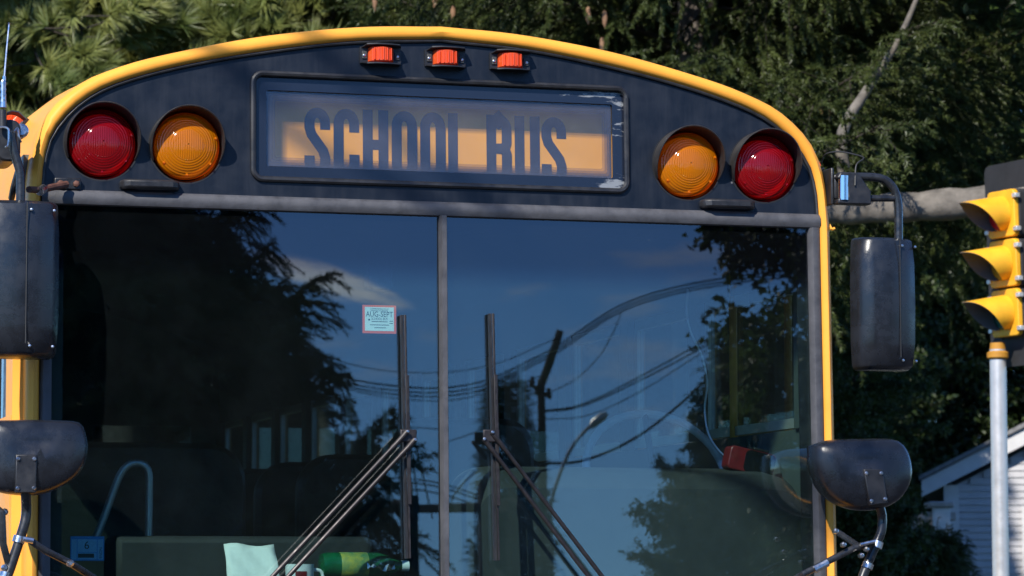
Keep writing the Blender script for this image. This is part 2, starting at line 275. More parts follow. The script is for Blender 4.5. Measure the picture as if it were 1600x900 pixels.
# ------------------------------------------------------------------ mesh builder
class MB:
    def __init__(s): s.v = []; s.f = []; s.mi = []
    def add(s, vs, fs, mi=0):
        o = len(s.v); s.v += [tuple(v) for v in vs]; s.f += [tuple(o + i for i in f) for f in fs]; s.mi += [mi] * len(fs); return s
    def box(s, x0, x1, y0, y1, z0, z1, mi=0):
        vs = [(x, y, z) for x in (x0, x1) for y in (y0, y1) for z in (z0, z1)]
        return s.add(vs, [(0, 1, 3, 2), (4, 6, 7, 5), (0, 4, 5, 1), (2, 3, 7, 6), (0, 2, 6, 4), (1, 5, 7, 3)], mi)
    def obox(s, c, ax, ay, az, mi=0):          # oriented box: centre and three half-axis vectors
        c, ax, ay, az = map(Vector, (c, ax, ay, az))
        vs = [c + ax * i + ay * j + az * k for i in (-1, 1) for j in (-1, 1) for k in (-1, 1)]
        return s.add(vs, [(0, 1, 3, 2), (4, 6, 7, 5), (0, 4, 5, 1), (2, 3, 7, 6), (0, 2, 6, 4), (1, 5, 7, 3)], mi)
    def loft(s, rings, closed=True, cap=True, mi=0):
        n = len(rings[0]); vs = [p for r in rings for p in r]; fs = []
        for i in range(len(rings) - 1):
            for j in range(n if closed else n - 1):
                k = (j + 1) % n; fs.append((i * n + j, i * n + k, (i + 1) * n + k, (i + 1) * n + j))
        if cap and closed:
            fs.append(tuple(range(n))[::-1]); fs.append(tuple((len(rings) - 1) * n + j for j in range(n)))
        return s.add(vs, fs, mi)
    def tube(s, pts, r, n=10, mi=0, cap=True):
        pts = [Vector(p) for p in pts]; rs = r if isinstance(r, (list, tuple)) else [r] * len(pts); rings = []
        t0 = (pts[1] - pts[0]).normalized(); u = t0.orthogonal().normalized()
        for i, p in enumerate(pts):
            t = (pts[min(i + 1, len(pts) - 1)] - pts[max(i - 1, 0)]).normalized()
            u = (u - t * u.dot(t)); u = u.normalized() if u.length > 1e-6 else t.orthogonal().normalized(); w = t.cross(u)
            rings.append([p + (u * math.cos(a) + w * math.sin(a)) * rs[i] for a in [2 * math.pi * k / n for k in range(n)]])
        return s.loft(rings, True, cap, mi)
    def lathe(s, c, axis, prof, n=24, mi=0, cap=False):   # prof: (radius, distance along axis)
        c = Vector(c); a = Vector(axis).normalized(); u = a.orthogonal().normalized(); w = a.cross(u)
        rings = [[c + a * h + (u * math.cos(q) + w * math.sin(q)) * max(r, 1e-4) for q in [2 * math.pi * k / n for k in range(n)]] for r, h in prof]
        return s.loft(rings, True, cap, mi)
    def poly(s, loops, to3, thick, mi=0):        # flat plate with holes: loops in 2-D, to3(u, v, d) -> point
        tris = tessellate_polygon([[Vector((u, v, 0)) for u, v in L] for L in loops])
        flat = [p for L in loops for p in L]; n = len(flat)
        vs = [to3(u, v, 0) for u, v in flat] + [to3(u, v, thick) for u, v in flat]
        fs = [tuple(t) for t in tris] + [tuple(i + n for i in t)[::-1] for t in tris]; o = 0
        for L in loops:
            m = len(L)
            for j in range(m): k = (j + 1) % m; fs.append((o + j, o + k, n + o + k, n + o + j))
            o += m
        return s.add(vs, fs, mi)
    def build(s, name, mats, parent=None, smooth=35, bevel=0.0, loc=None):
        me = bpy.data.meshes.new(name); me.from_pydata(s.v, [], s.f)
        for m in (mats if isinstance(mats, (list, tuple)) else [mats]): me.materials.append(M[m] if isinstance(m, str) else m)
        me.polygons.foreach_set('material_index', s.mi)
        bm = bmesh.new(); bm.from_mesh(me); bmesh.ops.recalc_face_normals(bm, faces=bm.faces); bm.to_mesh(me); bm.free()
        if smooth:
            me.polygons.foreach_set('use_smooth', [True] * len(me.polygons)); me.set_sharp_from_angle(angle=R(smooth))
        me.update()
        o = bpy.data.objects.new(name, me); COL.objects.link(o)
        if parent: o.parent = parent
        if loc is not None:                      # move the origin to loc, geometry given about it
            o.location = loc
        if bevel:
            b = o.modifiers.new('bevel', 'BEVEL'); b.width = bevel; b.segments = 2; b.limit_method = 'ANGLE'; b.angle_limit = R(40)
        return o
def empty(name, loc=(0, 0, 0), rz=0.0, parent=None):
    o = bpy.data.objects.new(name, None); COL.objects.link(o); o.location = loc; o.rotation_euler = (0, 0, rz); o.empty_display_size = 0.3
    if parent: o.parent = parent
    return o
def tag(o, label=None, cat=None, group=None, kind=None):
    for k, v in (('label', label), ('category', cat), ('group', group), ('kind', kind)):
        if v: o[k] = v
    return o
def spline(pts, n):                              # Catmull-Rom through points, resampled evenly
    P = [Vector(p) for p in pts]; P = [P[0] * 2 - P[1]] + P + [P[-1] * 2 - P[-2]]; out = []
    for i in range(1, len(P) - 2):
        for k in range(24):
            t = k / 24; a, b, c, d = P[i - 1:i + 3]
            out.append(0.5 * ((2 * b) + (c - a) * t + (2 * a - 5 * b + 4 * c - d) * t * t + (3 * b - a - 3 * c + d) * t ** 3))
    out.append(P[-2]); L = [0]
    for i in range(1, len(out)): L.append(L[-1] + (out[i] - out[i - 1]).length)
    res = []; j = 0
    for k in range(n):
        s = L[-1] * k / (n - 1)
        while j < len(L) - 2 and L[j + 1] < s: j += 1
        d = L[j + 1] - L[j]; res.append(out[j].lerp(out[j + 1], (s - L[j]) / d if d > 1e-9 else 0))
    return res
def rrect(x0, x1, z0, z1, r, n=6):
    o = []
    for cx, cz, a0 in ((x1 - r, z1 - r, 0), (x0 + r, z1 - r, 90), (x0 + r, z0 + r, 180), (x1 - r, z0 + r, 270)):
        for k in range(n + 1): a = R(a0 + 90 * k / n); o.append((cx + r * math.cos(a), cz + r * math.sin(a)))
    return o
def circ(cx, cz, r, n=40): return [(cx + r * math.cos(2 * math.pi * k / n), cz + r * math.sin(2 * math.pi * k / n)) for k in range(n)]
def strokes(paths, w):                           # flat bold lettering: list of polylines -> list of quads (2-D)
    quads = []
    for p in paths:
        p = [Vector(q).to_2d() for q in p]; p = [q for i, q in enumerate(p) if i == 0 or (q - p[i - 1]).length > 4e-4]
        offs = []
        for i in range(len(p)):
            a = (p[i] - p[i - 1]).normalized() if i else None; b = (p[i + 1] - p[i]).normalized() if i < len(p) - 1 else None
            t = ((a or b) + (b or a)).normalized(); nrm = Vector((-t.y, t.x)); c = max(0.5, nrm.dot(Vector((-(a or b).y, (a or b).x)))); offs.append(nrm * (w / 2 / c))
        for i in range(len(p) - 1): quads.append([p[i] + offs[i], p[i + 1] + offs[i + 1], p[i + 1] - offs[i + 1], p[i] - offs[i]])
    return quads
def arc(cx, cz, rx, rz, a0, a1, n=10): return [(cx + rx * math.cos(R(a0 + (a1 - a0) * k / n)), cz + rz * math.sin(R(a0 + (a1 - a0) * k / n))) for k in range(n + 1)]
def text_mesh(body, size, extr=0.0003, bold=0.0):
    cu = bpy.data.curves.new('lettering', 'FONT'); cu.body = body; cu.size = size; cu.extrude = extr; cu.offset = bold; cu.align_x = 'CENTER'; cu.align_y = 'CENTER'; cu.resolution_u = 3
    o = bpy.data.objects.new('lettering', cu); COL.objects.link(o); dg = bpy.context.evaluated_depsgraph_get()
    me = bpy.data.meshes.new_from_object(o.evaluated_get(dg)); bpy.data.objects.remove(o); return me

# ------------------------------------------------------------------ setting
g = MB(); g.add([(-600, -600, 0), (600, -600, 0), (600, 600, 0), (-600, 600, 0)], [(0, 1, 2, 3)])
tag(g.build('ground', 'grass'), kind='structure')
g = MB(); g.add([(-60, -9, 0.004), (60, -9, 0.004), (60, 19.5, 0.004), (-60, 19.5, 0.004)], [(0, 1, 2, 3)])
tag(g.build('road', 'asphalt'), kind='structure')
g = MB(); g.box(-60, 60, 19.5, 19.68, 0, 0.14); tag(g.build('kerb', 'stone', bevel=0.02), kind='structure')

# ------------------------------------------------------------------ the bus
BUS = empty('school_bus', BUS0, TH)
tag(BUS, 'yellow school bus with black front cap, split windscreen and SCHOOL BUS sign', 'bus')
def plane3(x, z, d=0.0):                          # point on the leaning front plane, d metres behind it
    return (x, fy(z) + d, z)
OUT = [(-1.188, 1.05), (-1.188, 2.40), (-1.186, 2.53), (-1.180, 2.615), (-1.165, 2.697), (-1.128, 2.778), (-1.045, 2.856), (-0.950, 2.903), (-0.81, 2.949), (-0.525, 3.016), (-0.24, 3.056), (0, 3.069)]
INN = [(-1.152, 1.05), (-1.152, 2.40), (-1.150, 2.54), (-1.145, 2.625), (-1.118, 2.715), (-1.035, 2.808), (-0.905, 2.874), (-0.65, 2.944), (-0.30, 3.006), (0, 3.028)]
def full(c, n):
    h = spline([(x, 0, z) for x, z in c], n); return h + [Vector((-p.x, 0, p.z)) for p in h[::-1][1:]]
NB = 70
inn, outc = full(INN, NB), full(OUT, NB)
rings = []
for fr, d in ((0, 0.010), (0.02, -0.010), (0.2, -0.020), (0.5, -0.024), (0.8, -0.016), (0.95, -0.002), (1.0, 0.016), (1.0, 0.07)):
    rings.append([Vector(plane3(a.x + (b.x - a.x) * fr, a.z + (b.z - a.z) * fr, d)) for a, b in zip(inn, outc)])
b = MB(); b.loft(rings, closed=False, cap=False); b.build('front_trim_band', 'yellow', BUS, smooth=50)
# roof shell behind the band
def ringat(y, sx, dz, lean=0.0): return [Vector((p.x * sx, y + lean * fy(p.z), p.z + dz)) for p in outc if p.z > 2.38]
rr = [ringat(0.07, 1.0, 0, 1), ringat(0.16, 1.006, 0.004, 1), ringat(0.35, 1.018, 0.010, 0.5), ringat(0.7, 1.025, 0.014, 0), ringat(9.4, 1.025, 0.014, 0)]
inner = [[Vector((p.x * 0.965, p.y, p.z - 0.05)) for p in r] for r in rr]
b = MB(); b.loft(rr, False, False); b.build('roof', 'yellow', BUS, smooth=50)
b = MB(); b.loft(inner[1:], False, False); b.build('ceiling_lining', 'liner', BUS, smooth=50)
# raised roof ribs seen along the side
for y in (1.6, 3.0, 4.4, 5.8, 7.2, 8.6):
    b = MB(); b.loft([[Vector((p.x * s, y + q, p.z + 0.014 + dz)) for p in outc if p.z > 2.38] for q, s, dz in ((-0.03, 1.025, 0), (-0.02, 1.032, 0.008), (0.02, 1.032, 0.008), (0.03, 1.025, 0))], False, False)
    b.build('roof_rib', 'yellow', BUS)
# cap face with openings
LX = ((-0.983, 'red'), (-0.744, 'amber'), (0.744, 'amber'), (0.983, 'red')); LZ = 2.690; LR = 0.106
capout = [(p.x, p.z) for p in inn if p.z > 2.536]; capout = [(capout[0][0], 2.534)] + capout + [(capout[-1][0], 2.534)]
SG = (-0.556, 0.562, 2.600, 2.911); SI = (-0.512, 0.518, 2.643, 2.861)
b = MB(); b.poly([capout, rrect(*SG, 0.03)] + [circ(x, LZ, LR) for x, _ in LX], lambda u, v, d: plane3(u, v, d), 0.045)
b.build('front_cap', 'navy', BUS, smooth=30)
# thin black sealing lip between cap and band
b = MB(); b.tube([plane3(p.x * 0.998, p.z - 0.003 if p.z > 2.6 else p.z, -0.006) for p in inn if p.z > 2.53], 0.0055, 8); b.build('cap_seal', 'black', BUS)
# sign: gasket, glass with painted border, box, banner, letters
gk = MB(); ro = rrect(SG[0] + 0.004, SG[1] - 0.004, SG[2] + 0.004, SG[3] - 0.004, 0.028); gk.tube([plane3(u, v, -0.004) for u, v in ro + ro[:1]], 0.0085, 8, cap=False)
SIGN = gk.build('destination_sign', 'black', BUS)
b = MB(); b.poly([rrect(SG[0] + 0.006, SG[1] - 0.006, SG[2] + 0.006, SG[3] - 0.006, 0.026), rrect(*SI, 0.006, 3)], lambda u, v, d: plane3(u, v, d + 0.006), 0.004)
frit = mat('sign border paint', (0.010, 0.014, 0.026), 0.22, var=0.3, vscale=12, spec=0.6)
n_, l_ = frit.node_tree.nodes, frit.node_tree.links
t_ = n_.new('ShaderNodeTexCoord'); z_ = n_.new('ShaderNodeTexNoise'); z_.inputs['Scale'].default_value = 9; z_.inputs['Detail'].default_value = 8; z_.inputs['Roughness'].default_value = 0.65
mp_ = n_.new('ShaderNodeMapping'); mp_.inputs['Scale'].default_value = (1, 1, 5); l_.new(t_.outputs['Object'], mp_.inputs[0]); l_.new(mp_.outputs[0], z_.inputs['Vector'])
sx_ = n_.new('ShaderNodeSeparateXYZ'); l_.new(t_.outputs['Object'], sx_.inputs[0])
mr_ = n_.new('ShaderNodeMapRange'); mr_.inputs[1].default_value = 0.1; mr_.inputs[2].default_value = 0.5; mr_.inputs[3].default_value = -0.22; mr_.inputs[4].default_value = 0.05; l_.new(sx_.outputs['X'], mr_.inputs[0])
ad_ = n_.new('ShaderNodeMath'); l_.new(z_.outputs['Fac'], ad_.inputs[0]); l_.new(mr_.outputs[0], ad_.inputs[1])
rm_ = n_.new('ShaderNodeMapRange'); rm_.inputs[1].default_value = 0.60; rm_.inputs[2].default_value = 0.64; l_.new(ad_.outputs[0], rm_.inputs[0])
px_ = n_.new('ShaderNodeMixRGB'); px_.inputs[1].default_value = (0.010, 0.014, 0.026, 1); px_.inputs[2].default_value = (0.20, 0.21, 0.22, 1); l_.new(rm_.outputs[0], px_.inputs[0])
l_.new(px_.outputs[0], n_['Principled BSDF'].inputs['Base Color'])
b.build('sign_border', frit, SIGN)
for k, op in enumerate((0.82, 0.60, 0.40, 0.20)):              # the border's printed dots thin out towards the clear middle
    fm = bpy.data.materials.new('sign border dots'); fm.use_nodes = True; fn, fl_ = fm.node_tree.nodes, fm.node_tree.links
    tr_ = fn.new('ShaderNodeBsdfTransparent'); mi_ = fn.new('ShaderNodeMixShader'); mi_.inputs[0].default_value = op; pb = fn['Principled BSDF']; pb.inputs['Base Color'].default_value = (0.02, 0.022, 0.032, 1); pb.inputs['Roughness'].default_value = 0.5
    fl_.new(tr_.outputs[0], mi_.inputs[1]); fl_.new(pb.outputs[0], mi_.inputs[2]); fl_.new(mi_.outputs[0], fn['Material Output'].inputs['Surface'])
    e0, e1 = 0.007 * k, 0.007 * (k + 1); d0 = 0.0185 + 0.0006 * k
    b = MB(); b.poly([rrect(SI[0] + e0, SI[1] - e0, SI[2] + e0, SI[3] - e0, 0.006, 3), rrect(SI[0] + e1, SI[1] - e1, SI[2] + e1, SI[3] - e1, 0.006, 3)], lambda u, v, d: plane3(u, v, d + d0), 0.0004); b.v = b.v; b.build('border_fade', fm, SIGN, smooth=0)
b = MB(); b.poly([rrect(SI[0] - 0.012, SI[1] + 0.012, SI[2] - 0.012, SI[3] + 0.012, 0.012)], lambda u, v, d: plane3(u, v, d + 0.0125), 0.004); b.build('glass', 'signglass', SIGN)
b = MB()
for x0, x1, z0, z1, y0, y1 in ((-0.57, 0.58, 2.915, 2.935, 0.0465, 0.13), (-0.57, 0.58, 2.575, 2.595, 0.0465, 0.13), (-0.585, -0.565, 2.575, 2.935, 0.0465, 0.13), (0.575, 0.595, 2.575, 2.935, 0.0465, 0.13)):
    b.box(x0, x1, fy(2.75) + y0, fy(2.75) + y1, z0, z1)
b.build('sign_box', 'box_in', SIGN)
SD = 0.080
b = MB(); b.poly([rrect(-0.57, 0.58, 2.58, 2.93, 0.004, 2)], lambda u, v, d: plane3(u, v, SD + d), 0.004); b.build('banner', 'sign_yellow', SIGN)
LW, LH, SW = 0.0755, 0.203, 0.0292; h_ = SW / 2
def glyph(c):
    x0, x1, z0, z1 = h_, LW - h_, h_, LH - h_; cx = LW / 2; r = cx - h_; rz = 0.030
    if c == 'O': return [arc(cx, z1 - rz, r, rz, 0, 180) + arc(cx, z0 + rz, r, rz, 180, 360) + [(x1, z1 - rz), (x1, z1 - rz + 0.001)]]
    if c == 'C': return [[(x1, 0.135)] + arc(cx, z1 - rz, r, rz, 0, 180) + arc(cx, z0 + rz, r, rz, 180, 360) + [(x1, 0.070)]]
    if c == 'S': return [[(x1, 0.140)] + arc(cx, z1 - rz, r, rz, 0, 180, 12) + [(x0, 0.145), (x0 + 0.006, 0.125), (cx, LH / 2), (x1 - 0.006, 0.078), (x1, 0.058)] + arc(cx, z0 + rz, r, rz, 0, -180, 12) + [(x0, 0.063)]]
    if c == 'H': return [[(x0, 0), (x0, LH)], [(x1, 0), (x1, LH)], [(x0, LH / 2), (x1, LH / 2)]]
    if c == 'U': return [[(x0, LH), (x0, z0 + rz)] + arc(cx, z0 + rz, r, rz, 180, 360) + [(x1, LH)]]
    if c == 'L': return [[(x0, 0), (x0, LH)], [(x0, h_), (LW, h_)]]
    if c == 'B': return [[(x0, 0), (x0, LH)], [(x0, z1), (cx, z1)] + arc(x1 - 0.024, z1 - 0.024, 0.024, 0.024, 90, 0, 6) + [(x1, 0.125)] + arc(x1 - 0.018, 0.122, 0.018, 0.018, 0, -80, 5) + [(x0, 0.1035)], [(cx, 0.1035)] + arc(x1 - 0.018, 0.085, 0.018, 0.0185, 80, 0, 5) + [(x1, z0 + 0.024)] + arc(x1 - 0.024, z0 + 0.024, 0.024, 0.024, 0, -90, 6) + [(x0, z0)]]
xs = [(215, 'S'), (332, 'C'), (450, 'H'), (567, 'O'), (683, 'O'), (797, 'L'), (955, 'B'), (1072, 'U'), (1183, 'S')]
for zx, c in xs:
    lx = -0.386 + (zx - 215) / 1069 * 0.783; b = MB()
    for i, q in enumerate(strokes(glyph(c), SW)):
        d0 = SD - 0.0012 - 0.00006 * i
        b.add([plane3(lx + p.x, 2.624 + p.y, d0) for p in q] + [plane3(lx + p.x, 2.624 + p.y, SD - 0.0003) for p in q], [(0, 1, 2, 3), (0, 4, 5, 1), (1, 5, 6, 2), (2, 6, 7, 3), (3, 7, 4, 0)])
    b.build('letter', 'sign_black', SIGN, smooth=0)
# ---- warning lamps
def lamp(x, kind, hand):
    c = Vector(plane3(x, LZ)); ax = -Vector((0, math.cos(TILT), -math.sin(TILT)))
    def P(r, a, d): return (r * math.sin(a), -d * math.cos(TILT) , r * math.cos(a) + d * math.sin(TILT))     # a from the top, d towards the viewer; about c
    b = MB(); A = [2 * math.pi * k / 40 for k in range(40)]
    b.loft([[P(r, a, d) for a in A] for r, d in ((0.1075, -0.004), (0.1085, 0.004), (0.104, 0.004), (0.101, -0.03), (0.092, -0.035), (0.088, -0.028), (0.088, -0.040))], True, False)
    root = b.build('warning_light', 'bezel', BUS, loc=c)
    root['label'] = f'round {kind} warning light under a black hood'
    b = MB(); b.loft([[P(r, a, d) for a in A] for r, d in ((0.0905, -0.032), (0.0945, 0.000), (0.0935, 0.010), (0.086, 0.018), (0.068, 0.027), (0.046, 0.034), (0.022, 0.038), (0.002, 0.039))], True, False)
    b.build('lens', kind + '_lens', root, smooth=60)
    b = MB(); b.loft([[P(r, a, d) for a in A] for r, d in ((0.086, -0.030), (0.075, -0.052), (0.055, -0.072), (0.032, -0.083), (0.012, -0.088), (0.002, -0.088))], True, False)
    b.build('reflector', 'reflector', root, smooth=60)
    b = MB(); b.lathe((0, 0.075, 0), (0, -1, 0), [(0.001, 0.05), (0.009, 0.047), (0.012, 0.036), (0.008, 0.018), (0.007, 0)], 12); b.build('bulb', 'white', root)
    N = 44; ra, rb = [], []; V = []
    for k in range(N + 1):                                   # hood: long over the top, dying out at the sides
        a = -2.02 + 4.04 * k / N; t = abs(a) / 2.02
        ln = 0.066 * (1 - t ** 2.6) + 0.010
        V.append([P(0.1035, a, -0.028), P(0.1015, a, ln), P(0.1035, a, ln + 0.001), P(0.1058, a, ln - 0.002), P(0.1062, a, -0.026)])
    b = MB(); b.loft(V, False, False); b.build('hood', 'visor', root, smooth=50)
    for q in (180, 128, 232, 75, 285):
        b = MB(); a = R(q); p = Vector(P(0.083, a, 0.018)); b.lathe(p, (0, -1, 0), [(0.0042, 0), (0.0042, 0.003), (0.003, 0.0045), (0.0001, 0.0045)], 8); b.build('screw', kind + '_lens', root)
for i, (x, k) in enumerate(LX): lamp(x, k, -1 if x < 0 else 1)
# ---- marker lamps
def marker(c, fwd, up, right, label=None):
    root = None; fwd, up, right = Vector(fwd), Vector(up), Vector(right)
    def Q(x, z, d): return tuple(right * x + up * z + fwd * d)
    b = MB()
    b.obox(Q(0, 0, 0.004), right * 0.060, up * 0.024, fwd * 0.004)
    for s in (1, -1):                                        # armoured upper and lower flanges
        ring = []
        for zz in (0.026 * s, 0.0295 * s):
            ring.append([Q(-0.060, zz * 0.7, 0.0), Q(-0.046, zz, 0.036), Q(-0.02, zz, 0.047), (Q(0.02, zz, 0.047)), Q(0.050, zz, 0.040), Q(0.060, zz * 0.95, 0.012), Q(0.060, zz * 0.8, 0.0)])
        b.loft(ring, True, True)
    root = b.build('marker_light', 'black', BUS, loc=c, smooth=30)
    for sg in (-1, 1): b = MB(); b.obox(Q(sg * 0.048, 0, 0.0105), right * 0.007, up * 0.011, fwd * 0.002); b.build('end_plate', 'dash', root, bevel=0.001)
    n = 14; b = MB(); b.loft([[Q(0.037 * math.cos(math.pi * k / n) * sx, z, 0.008 + 0.034 * sx * math.sin(math.pi * k / n)) for k in range(n + 1)] for z, sx in ((-0.022, 0.9), (-0.019, 1), (0.019, 1), (0.022, 0.9))], True, True)
    b.build('lens', 'marker_lens', root, smooth=40)
    for k in range(5):
        b = MB(); b.obox(Q(-0.024 + 0.012 * k, 0, 0.034 - 0.5 * abs(k - 2) * 0.004), right * 0.0016, up * 0.017, fwd * 0.010); b.build('lens_rib', 'marker_lens', root)
    for s in (-1, 1):
        b = MB(); b.lathe(Q(s * 0.049, -0.002, 0.0125), fwd, [(0.0045, 0), (0.0045, 0.002), (0.0025, 0.0035), (0.0001, 0.0035)], 8); b.build('screw', 'steel', root)
    if label: root['label'] = label
UPT = Vector((0, math.sin(TILT), math.cos(TILT))); FWT = Vector((0, -math.cos(TILT), math.sin(TILT)))
for x, z in ((-0.182, 2.972), (0.010, 2.972), (0.204, 2.972)): marker(plane3(x, z, -0.001), FWT, UPT, (1, 0, 0))
marker((-1.172, 0.42, 2.772), Vector((-0.80, -0.25, 0.55)).normalized(), Vector((0.55, 0.05, 0.83)).normalized(), Vector((-0.30, 0.95, -0.02)).normalized(), 'clearance light on the roof shoulder')
marker((1.174, 0.20, 2.716), Vector((0.88, -0.05, 0.47)).normalized(), Vector((-0.47, 0.0, 0.88)).normalized(), Vector((0.05, 1.0, 0)).normalized(), 'clearance light on the roof shoulder')
# ---- grab handles on the cap
for x in (-0.848, 0.864):
    b = MB(); prof = [(-0.086, 0.0), (-0.080, 0.030), (-0.060, 0.046), (0.060, 0.046), (0.080, 0.030), (0.086, 0.0), (0.062, 0.0), (0.056, 0.018), (-0.056, 0.018), (-0.062, 0.0)]
    b.loft([[(u, -d, z) for u, d in prof] for z in (-0.013, 0.013)], True, True)
    b.build('grab_handle', 'black', BUS, loc=plane3(x, 2.574), smooth=30, bevel=0.007)
# ---- windscreen: seals, mullion, panes, pillars
WT, WB, WX = 2.530, 1.40, 1.128
b = MB(); rl = [(0.022, 0.004), (0.020, -0.014), (0.008, -0.021), (-0.010, -0.020), (-0.020, -0.010), (-0.022, 0.004)]
def seal(name, pts, cross, w=1.0):
    b = MB(); pts = [Vector(p) for p in pts]; t = (pts[-1] - pts[0]).normalized(); side = t.cross(FWT).normalized()
    b.loft([[p + side * u * w - FWT * d for u, d in cross] for p in pts], True, True); return b.build(name, 'rubber', BUS, smooth=45)
seal('header_seal', [plane3(x, 2.534 - 0.0 * abs(x)) for x in np.linspace(-1.150, 1.152, 9)], rl)
seal('centre_mullion', [plane3(0, z) for z in np.linspace(WB, 2.513, 6)], [(0.022, 0.004), (0.022, -0.012), (0.013, -0.026), (-0.013, -0.026), (-0.022, -0.012), (-0.022, 0.004)], 0.50)
for s in (-1, 1): seal('side_seal', [plane3(s * 1.135, z) for z in np.linspace(WB, 2.513, 6)], rl, 0.78)
seal('sill_seal', [plane3(x, 1.392) for x in np.linspace(-1.15, 1.15, 5)], rl)
for s, nm in ((-1, 'left'), (1, 'right')):
    b = MB(); x0, x1 = (0.006, WX) if s > 0 else (-WX, -0.006)
    b.poly([[(x0, WB - 0.01), (x1, WB - 0.01), (x1, WT + 0.004), (x0, WT + 0.004)]], lambda u, v, d: plane3(u, v, d + 0.003), 0.006)
    b.build('windscreen_pane', 'wind', BUS, smooth=0)
# black frit strips along the mullion and pillars, inside the glass
for x0, x1 in ((-1.128, -1.085), (1.085, 1.128)):
    b = MB(); b.poly([[(x0, WB), (x1, WB), (x1, WT), (x0, WT)]], lambda u, v, d: plane3(u, v, d + 0.012), 0.004); b.build('pillar_cover', 'black', BUS, smooth=0)
# ---- lower front: panel, grille, headlamps, bumper
b = MB(); b.poly([[(-1.152, 0.55), (1.152, 0.55), (1.152, 1.372), (-1.152, 1.372)]], lambda u, v, d: plane3(u, v, d - 0.012), 0.06); b.build('front_panel', 'yellow', BUS, smooth=0, bevel=0.01)
for k in range(7):
    b = MB(); b.box(-0.5, 0.5, -0.045, -0.028, 0.72 + k * 0.06, 0.75 + k * 0.06); b.build('grille_slat', 'black', BUS, bevel=0.004)
b = MB(); b.box(-1.2, 1.2, -0.20, -0.03, 0.38, 0.66); b.build('bumper', 'black', BUS, bevel=0.03)
for s in (-1, 1):
    b = MB(); b.lathe((s * 0.86, -0.03, 0.86), (0, -1, 0), [(0.115, 0), (0.115, 0.03), (0.10, 0.035), (0.096, 0.01), (0.06, -0.005), (0.0, -0.008)], 28); h = b.build('headlight', 'chrome', BUS)
    b = MB(); b.lathe((s * 0.86, -0.03, 0.86), (0, -1, 0), [(0.098, 0.03), (0.07, 0.042), (0.03, 0.048), (0.0, 0.049)], 28); b.build('lens', 'lamp_clear', h)
# ---- side walls, windows, pillars
ZL = 1.93
YW = [0.20] + [1.12 + 0.74 * k for k in range(12)]
for s in (-1, 1):
    def bx(name, m, xo, xi, y0, y1, z0, z1, par=BUS, bev=0.0):
        b = MB(); b.box(min(s * xo, s * xi), max(s * xo, s * xi), y0, y1, z0, z1); return b.build(name, m, par, bevel=bev)
    bx('side_wall', 'yellow', 1.218, 1.19, 0.10, 9.4, 0.45, ZL); bx('wall_lining', 'liner', 1.1895, 1.16, 0.12, 9.38, 0.9, ZL - 0.002)
    bx('window_header', 'yellow', 1.216, 1.19, 0.42, 9.4, 2.385, 2.50); bx('header_lining', 'liner', 1.1895, 1.165, 0.12, 9.38, 2.38, 2.66)
    for i, y in enumerate(YW):
        w = 0.05 if i == 0 else 0.10
        if s < 0 and i == 0: continue
        bx('window_pillar', 'yellow', 1.214, 1.186, y, y + w, ZL + 0.001, 2.384); bx('pillar_lining', 'liner', 1.1855, 1.150, y + 0.005, y + w - 0.005, ZL, 2.379)
        y1 = YW[i + 1] if i + 1 < len(YW) else None
        if y1:
            f = MB()
            for a0, a1, c0, c1 in ((y + w, y1, ZL + 0.005, ZL + 0.035), (y + w, y1, 2.345, 2.38), (y + w, y + w + 0.03, ZL + 0.035, 2.345), (y1 - 0.03, y1, ZL + 0.035, 2.345)):
                f.box(min(s * 1.20, s * 1.175), max(s * 1.20, s * 1.175), a0 + 0.001, a1 - 0.001, c0, c1)
            wn_ = f.build('side_window', 'galv', BUS, smooth=0)
            f = MB(); f.box(min(s * 1.192, s * 1.186), max(s * 1.192, s * 1.186), y + w + 0.01, y1 - 0.01, ZL + 0.02, 2.36); f.build('pane', 'pane', wn_, smooth=0)
    # front corner post: yellow strip beside the windscreen
    b = MB(); b.loft([[(s * x, y + fy(z), z) for x, y in ((1.186, 0.06), (1.216, 0.07), (1.218, 0.19), (1.188, 0.19))] for z in (0.5, 1.4, 2.50)], True, True); b.build('corner_post', 'yellow', BUS)
# entrance door on the kerb side: dark framed leaves
for y0 in (0.21, 0.66):
    b = MB()
    for a0, a1, c0, c1 in ((y0, y0 + 0.44, 2.30, 2.37), (y0, y0 + 0.44, 0.5, 0.6), (y0, y0 + 0.16, 0.6, 2.30), (y0 + 0.39, y0 + 0.44, 0.6, 2.30)): b.box(-1.205, -1.175, a0 + 0.002, a1 - 0.002, c0, c1)
    d = b.build('entrance_door', 'black', BUS, smooth=0)
    b = MB(); b.box(-1.193, -1.187, y0 + 0.15, y0 + 0.40, 0.59, 2.31); b.build('pane', 'pane', d, smooth=0)
b = MB(); b.box(-1.17, 1.17, 0.10, 9.38, 0.84, 0.90); b.build('floor', 'cabin_floor', BUS)
# rear wall with window
b = MB(); b.box(-1.19, 1.19, 9.36, 9.40, 0.45, 1.72); b.poly([[(-1.185, 2.36)] + [(p.x * 1.02, p.z + 0.006) for p in outc if p.z > 2.40] + [(1.185, 2.36)]], lambda u, v, d: (u, 9.36 + d, v), 0.04); b.box(-1.19, -1.0, 9.36, 9.40, 1.72, 2.36); b.box(1.0, 1.19, 9.36, 9.40, 1.72, 2.36); b.box(-0.45, -0.35, 9.36, 9.40, 1.72, 2.36); b.box(0.35, 0.45, 9.36, 9.40, 1.72, 2.36); b.build('rear_wall', 'liner', BUS)
for x0, x1 in ((-1.0, -0.45), (-0.35, 0.35), (0.45, 1.0)): b = MB(); b.box(x0 - 0.01, x1 + 0.01, 9.375, 9.381, 1.71, 2.37); b.build('rear_window', 'rearpane', BUS, smooth=0)
